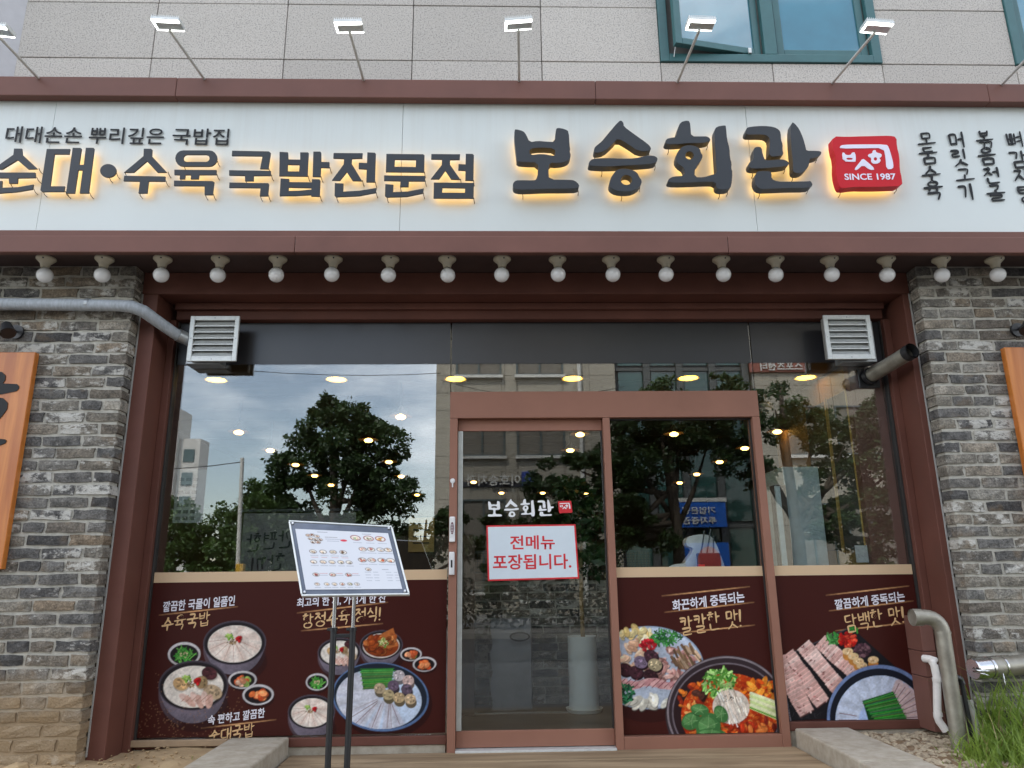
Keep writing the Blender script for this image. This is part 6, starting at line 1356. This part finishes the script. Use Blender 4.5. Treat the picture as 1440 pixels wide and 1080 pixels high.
def tree(name, label, x, y, h, crown, n, size, mat, seed, group):
    t = thing(name, label, 'tree', (x, y, -.2), group); rg = random.Random(seed); z0 = -.2
    mb = MB(); top = max(c[2] for c in crown)
    mb.tube([(x, y, z0), (x+.04, y, z0+(top-z0)*.35), (x-.05, y+.05, z0+(top-z0)*.7), (x, y, top)], [h*.028, h*.022, h*.015, h*.006], 10)
    for c in crown:
        zb = z0+(top-z0)*rg.uniform(.35, .6); m_ = Vector((x, y, zb)); e_ = Vector(c[:3]); mid = m_.lerp(e_, .55)+Vector((0, 0, -.15)); mb.tube([m_, mid, e_], [h*.013, h*.009, h*.003], 7)
    mb.build('trunk', pm('tree_bark', (.075, .058, .042), .9, var=.3, bump=.8, bscale=30, world=True), t, smooth=True)
    mb = MB(); tot = sum(c[3]**2 for c in crown)
    for c in crown:
        k = int(n*c[3]**2/tot); sub = max(9, int(c[3]*24))
        for _ in range(sub):
            a, b = rg.uniform(0, 6.28), math.acos(rg.uniform(-1, 1)); r_ = c[3]*rg.uniform(.45, 1)
            cc = (c[0]+r_*math.sin(b)*math.cos(a), c[1]+r_*math.sin(b)*math.sin(a), c[2]+.8*r_*math.cos(b)); s_ = c[3]*rg.uniform(.14, .38)
            leaves(mb, cc, s_, s_, s_*.7, max(6, k//sub), size, rg, .55)
    mb.build('crown', mat, t); return t
M_LEAF1 = leafmat('street_tree_leaf', (.020, .044, .012), (.060, .112, .030), .3); M_LEAF2 = leafmat('hedge_tree_leaf', (.030, .070, .014), (.095, .165, .035), .3)
TY = -13.6
G = 'street trees mirrored in the glass'
tree('street_tree', 'large dark leafy tree mirrored in the middle of the left pane', -3.95, TY, 6, [(-4.0, TY, 4.6, 1.15), (-3.1, TY+.2, 4.2, 1.0), (-4.9, TY, 4.0, .9), (-2.6, TY, 3.3, .85), (-3.8, TY-.3, 3.3, 1.1), (-4.2, TY, 5.3, .55), (-3.4, TY, 5.1, .6), (-4.6, TY, 2.5, 1.0), (-3.2, TY-.2, 2.2, 1.0), (-2.5, TY, 1.6, .9), (-4.2, TY, 1.3, .9)], 42000, .12, M_LEAF1, 41, G)
tree('street_tree', 'smaller bushy tree mirrored left of the large dark tree', -6.0, TY-.5, 4.4, [(-6.0, TY-.5, 3.0, .95), (-5.4, TY-.5, 2.4, .9), (-6.5, TY-.5, 2.2, .8), (-5.8, TY-.3, 1.6, .9)], 15000, .115, M_LEAF2, 42, G)
tree('street_tree', 'loose tree mirrored right of the large dark tree, low at the door post', -1.75, TY-1.2, 4, [(-1.9, TY-1.2, 2.2, .7), (-1.2, TY-1.2, 2.6, .6), (-1.6, TY-1.2, 1.7, .6), (-.6, TY-1.4, 2.0, .6)], 3200, .14, M_LEAF1, 43, G)
tree('street_tree', 'broad dark tree mirrored across the sliding door and side light', 4.65, TY, 6.5, [(3.6, TY, 4.3, 1.2), (4.9, TY, 4.9, 1.2), (2.3, TY, 3.7, .95), (1.4, TY, 3.1, .75), (5.6, TY, 4.3, 1.0), (3.2, TY, 3.2, 1.0), (2.2, TY-.2, 2.6, .7), (4.3, TY+.3, 5.6, .7), (1.2, TY-.1, 2.1, .8), (.3, TY-.2, 2.4, .6), (2.6, TY, 1.7, .9), (4.0, TY, 2.2, .7), (3.4, TY+.2, 2.5, .8), (0.2, TY-.2, 1.2, .7)], 44000, .12, M_LEAF1, 44, G)
tree('street_tree', 'broad leafy tree mirrored in the right pane before the beige building', 7.7, TY, 7, [(6.6, TY, 4.7, .8), (7.5, TY, 5.3, .85), (8.5, TY, 4.9, .8), (7.0, TY, 3.6, .55), (8.2, TY, 3.4, .5), (9.2, TY, 4.3, 1.0), (6.3, TY, 6.0, .5), (10.2, TY, 3.5, 1.2), (10.6, TY, 5.1, 1.0), (9.5, TY, 2.5, 1.0), (11.0, TY, 2.1, 1.0), (8.5, TY, 2.4, .7), (11.6, TY, 4.0, 1.0), (9.9, TY, 1.2, .9)], 36000, .12, M_LEAF1, 45, G)
for i, (x, y, h, r_) in enumerate(((-16.5, -31, 6.4, 2.0), (-14.6, -30, 5.6, 1.7), (-12.8, -31, 5.0, 1.7), (-11.0, -30, 5.2, 1.6), (-19.5, -32, 7, 2.4), (-9.0, -31, 4.6, 1.6))):
    tree('background_tree', 'green tree in the far mirrored row, '+['before the tower', 'right of the tower', 'left of the pole', 'behind the pole', 'leftmost', 'behind the bushy tree'][i], x, y, h, [(x, y, h*.70, r_*.75), (x-.8, y, h*.45, r_*.7), (x+.8, y, h*.48, r_*.7), (x, y+.5, h*.25, r_*.75)], 7000, .20, M_LEAF2, 60+i, 'far row of trees mirrored in the glass')
pl = thing('utility_pole', 'thin grey utility pole mirrored between the trees at the left', 'pole', (-5.80, -12.3, -.2)); mb = MB(); mb.tube([(-5.76, -12.3, -.2), (-5.92, -12.3, 3.9)], [.05, .045], 10); mb.build('shaft', M_SILL, pl, smooth='auto'); bx('yellow_guard', (-5.84, -5.67, -12.38, -12.2, -.19, 1.45), pm('yellow_guard', (.60, .33, .02), .5), pl, .01)
for i, (p0, p1, lb_) in enumerate((((-14, -13.0, 7.4), (-1.9, -21.8, 8.6), 'thin dark cable crossing the mirrored sky'), ((-5.92, -12.3, 3.8), (-16, -18, 5.5), 'thin cable running left from the pole'), ((-1.9, -21.7, 8.3), (5, -21.6, 8.0), 'thin cable along the beige building'))):
    a, b = Vector(p0), Vector(p1); mb = MB(); mb.tube([a.lerp(b, k/10)-Vector((0, 0, .5*(1-(k/5-1)**2))) for k in range(11)], .012, 5); o = mb.build('overhead_cable', M_BLACK); tag(o, lb_, 'cable', 'overhead cables across the street')

M_HEDGE_SHADE = leafmat('shade_dark_hedge_leaf', (.006, .013, .005), (.014, .028, .009), .1)  # shade is put into the leaf colour, so the hedges mirror dark
for i in range(6):  # hedge row added and raised to dim the low part of the mirror image
    x0 = -11+i*3.6; t = thing('added_hedge', 'low hedge added across the street to darken the glass, '+['first', 'second', 'third', 'fourth', 'fifth', 'sixth'][i]+' block from the left in the mirror image', 'hedge', (x0+1.6, -14.6, -.18), 'low added hedges mirrored in the glass')
    rg = random.Random(90+i); mb = MB()
    for k in range(9): leaves(mb, (x0+.2+k*.37, -14.6, .45+.1*math.sin(k*2.3+i)), .32, .4, .72, 190, .14, rg, .6)
    mb.build('foliage', M_HEDGE_SHADE, t); mb = MB()
    for k in range(5): mb.tube([(x0+.3+k*.7, -14.6, -.18), (x0+.34+k*.7, -14.6, .3)], .02, 6)
    tag(mb.build('stems', MATS['tree_bark'], t), None, kind='stuff')

# plain walls that carry the building on past both brick piers
M_REND = pm('grey_cement_render', (.36, .345, .32), .92, var=.14, scale=2.5, bump=.35, bscale=90, detail=8, world=True)
for xa, xb, lb_ in ((-8.5, -3.965, 'plain grey rendered wall continuing left of the brick pier'), (4.372, 8.5, 'plain grey rendered wall continuing right of the brick pier')):
    t = thing('rendered_wall', lb_, 'wall', ((xa+xb)/2, GR_Y, -.3))
    bx('wall_face', (xa, xb, GR_Y+.02, GR_Y+.3, .30, 3.255), M_REND, t, .004); bx('plinth', (xa, xb, GR_Y-.02, GR_Y+.3, -.33, .298), M_KERB, t, .006)
    bx('upper_face', (xa, xb, GR_Y+.05, GR_Y+.3, 3.30, 8), M_REND, t, .004)
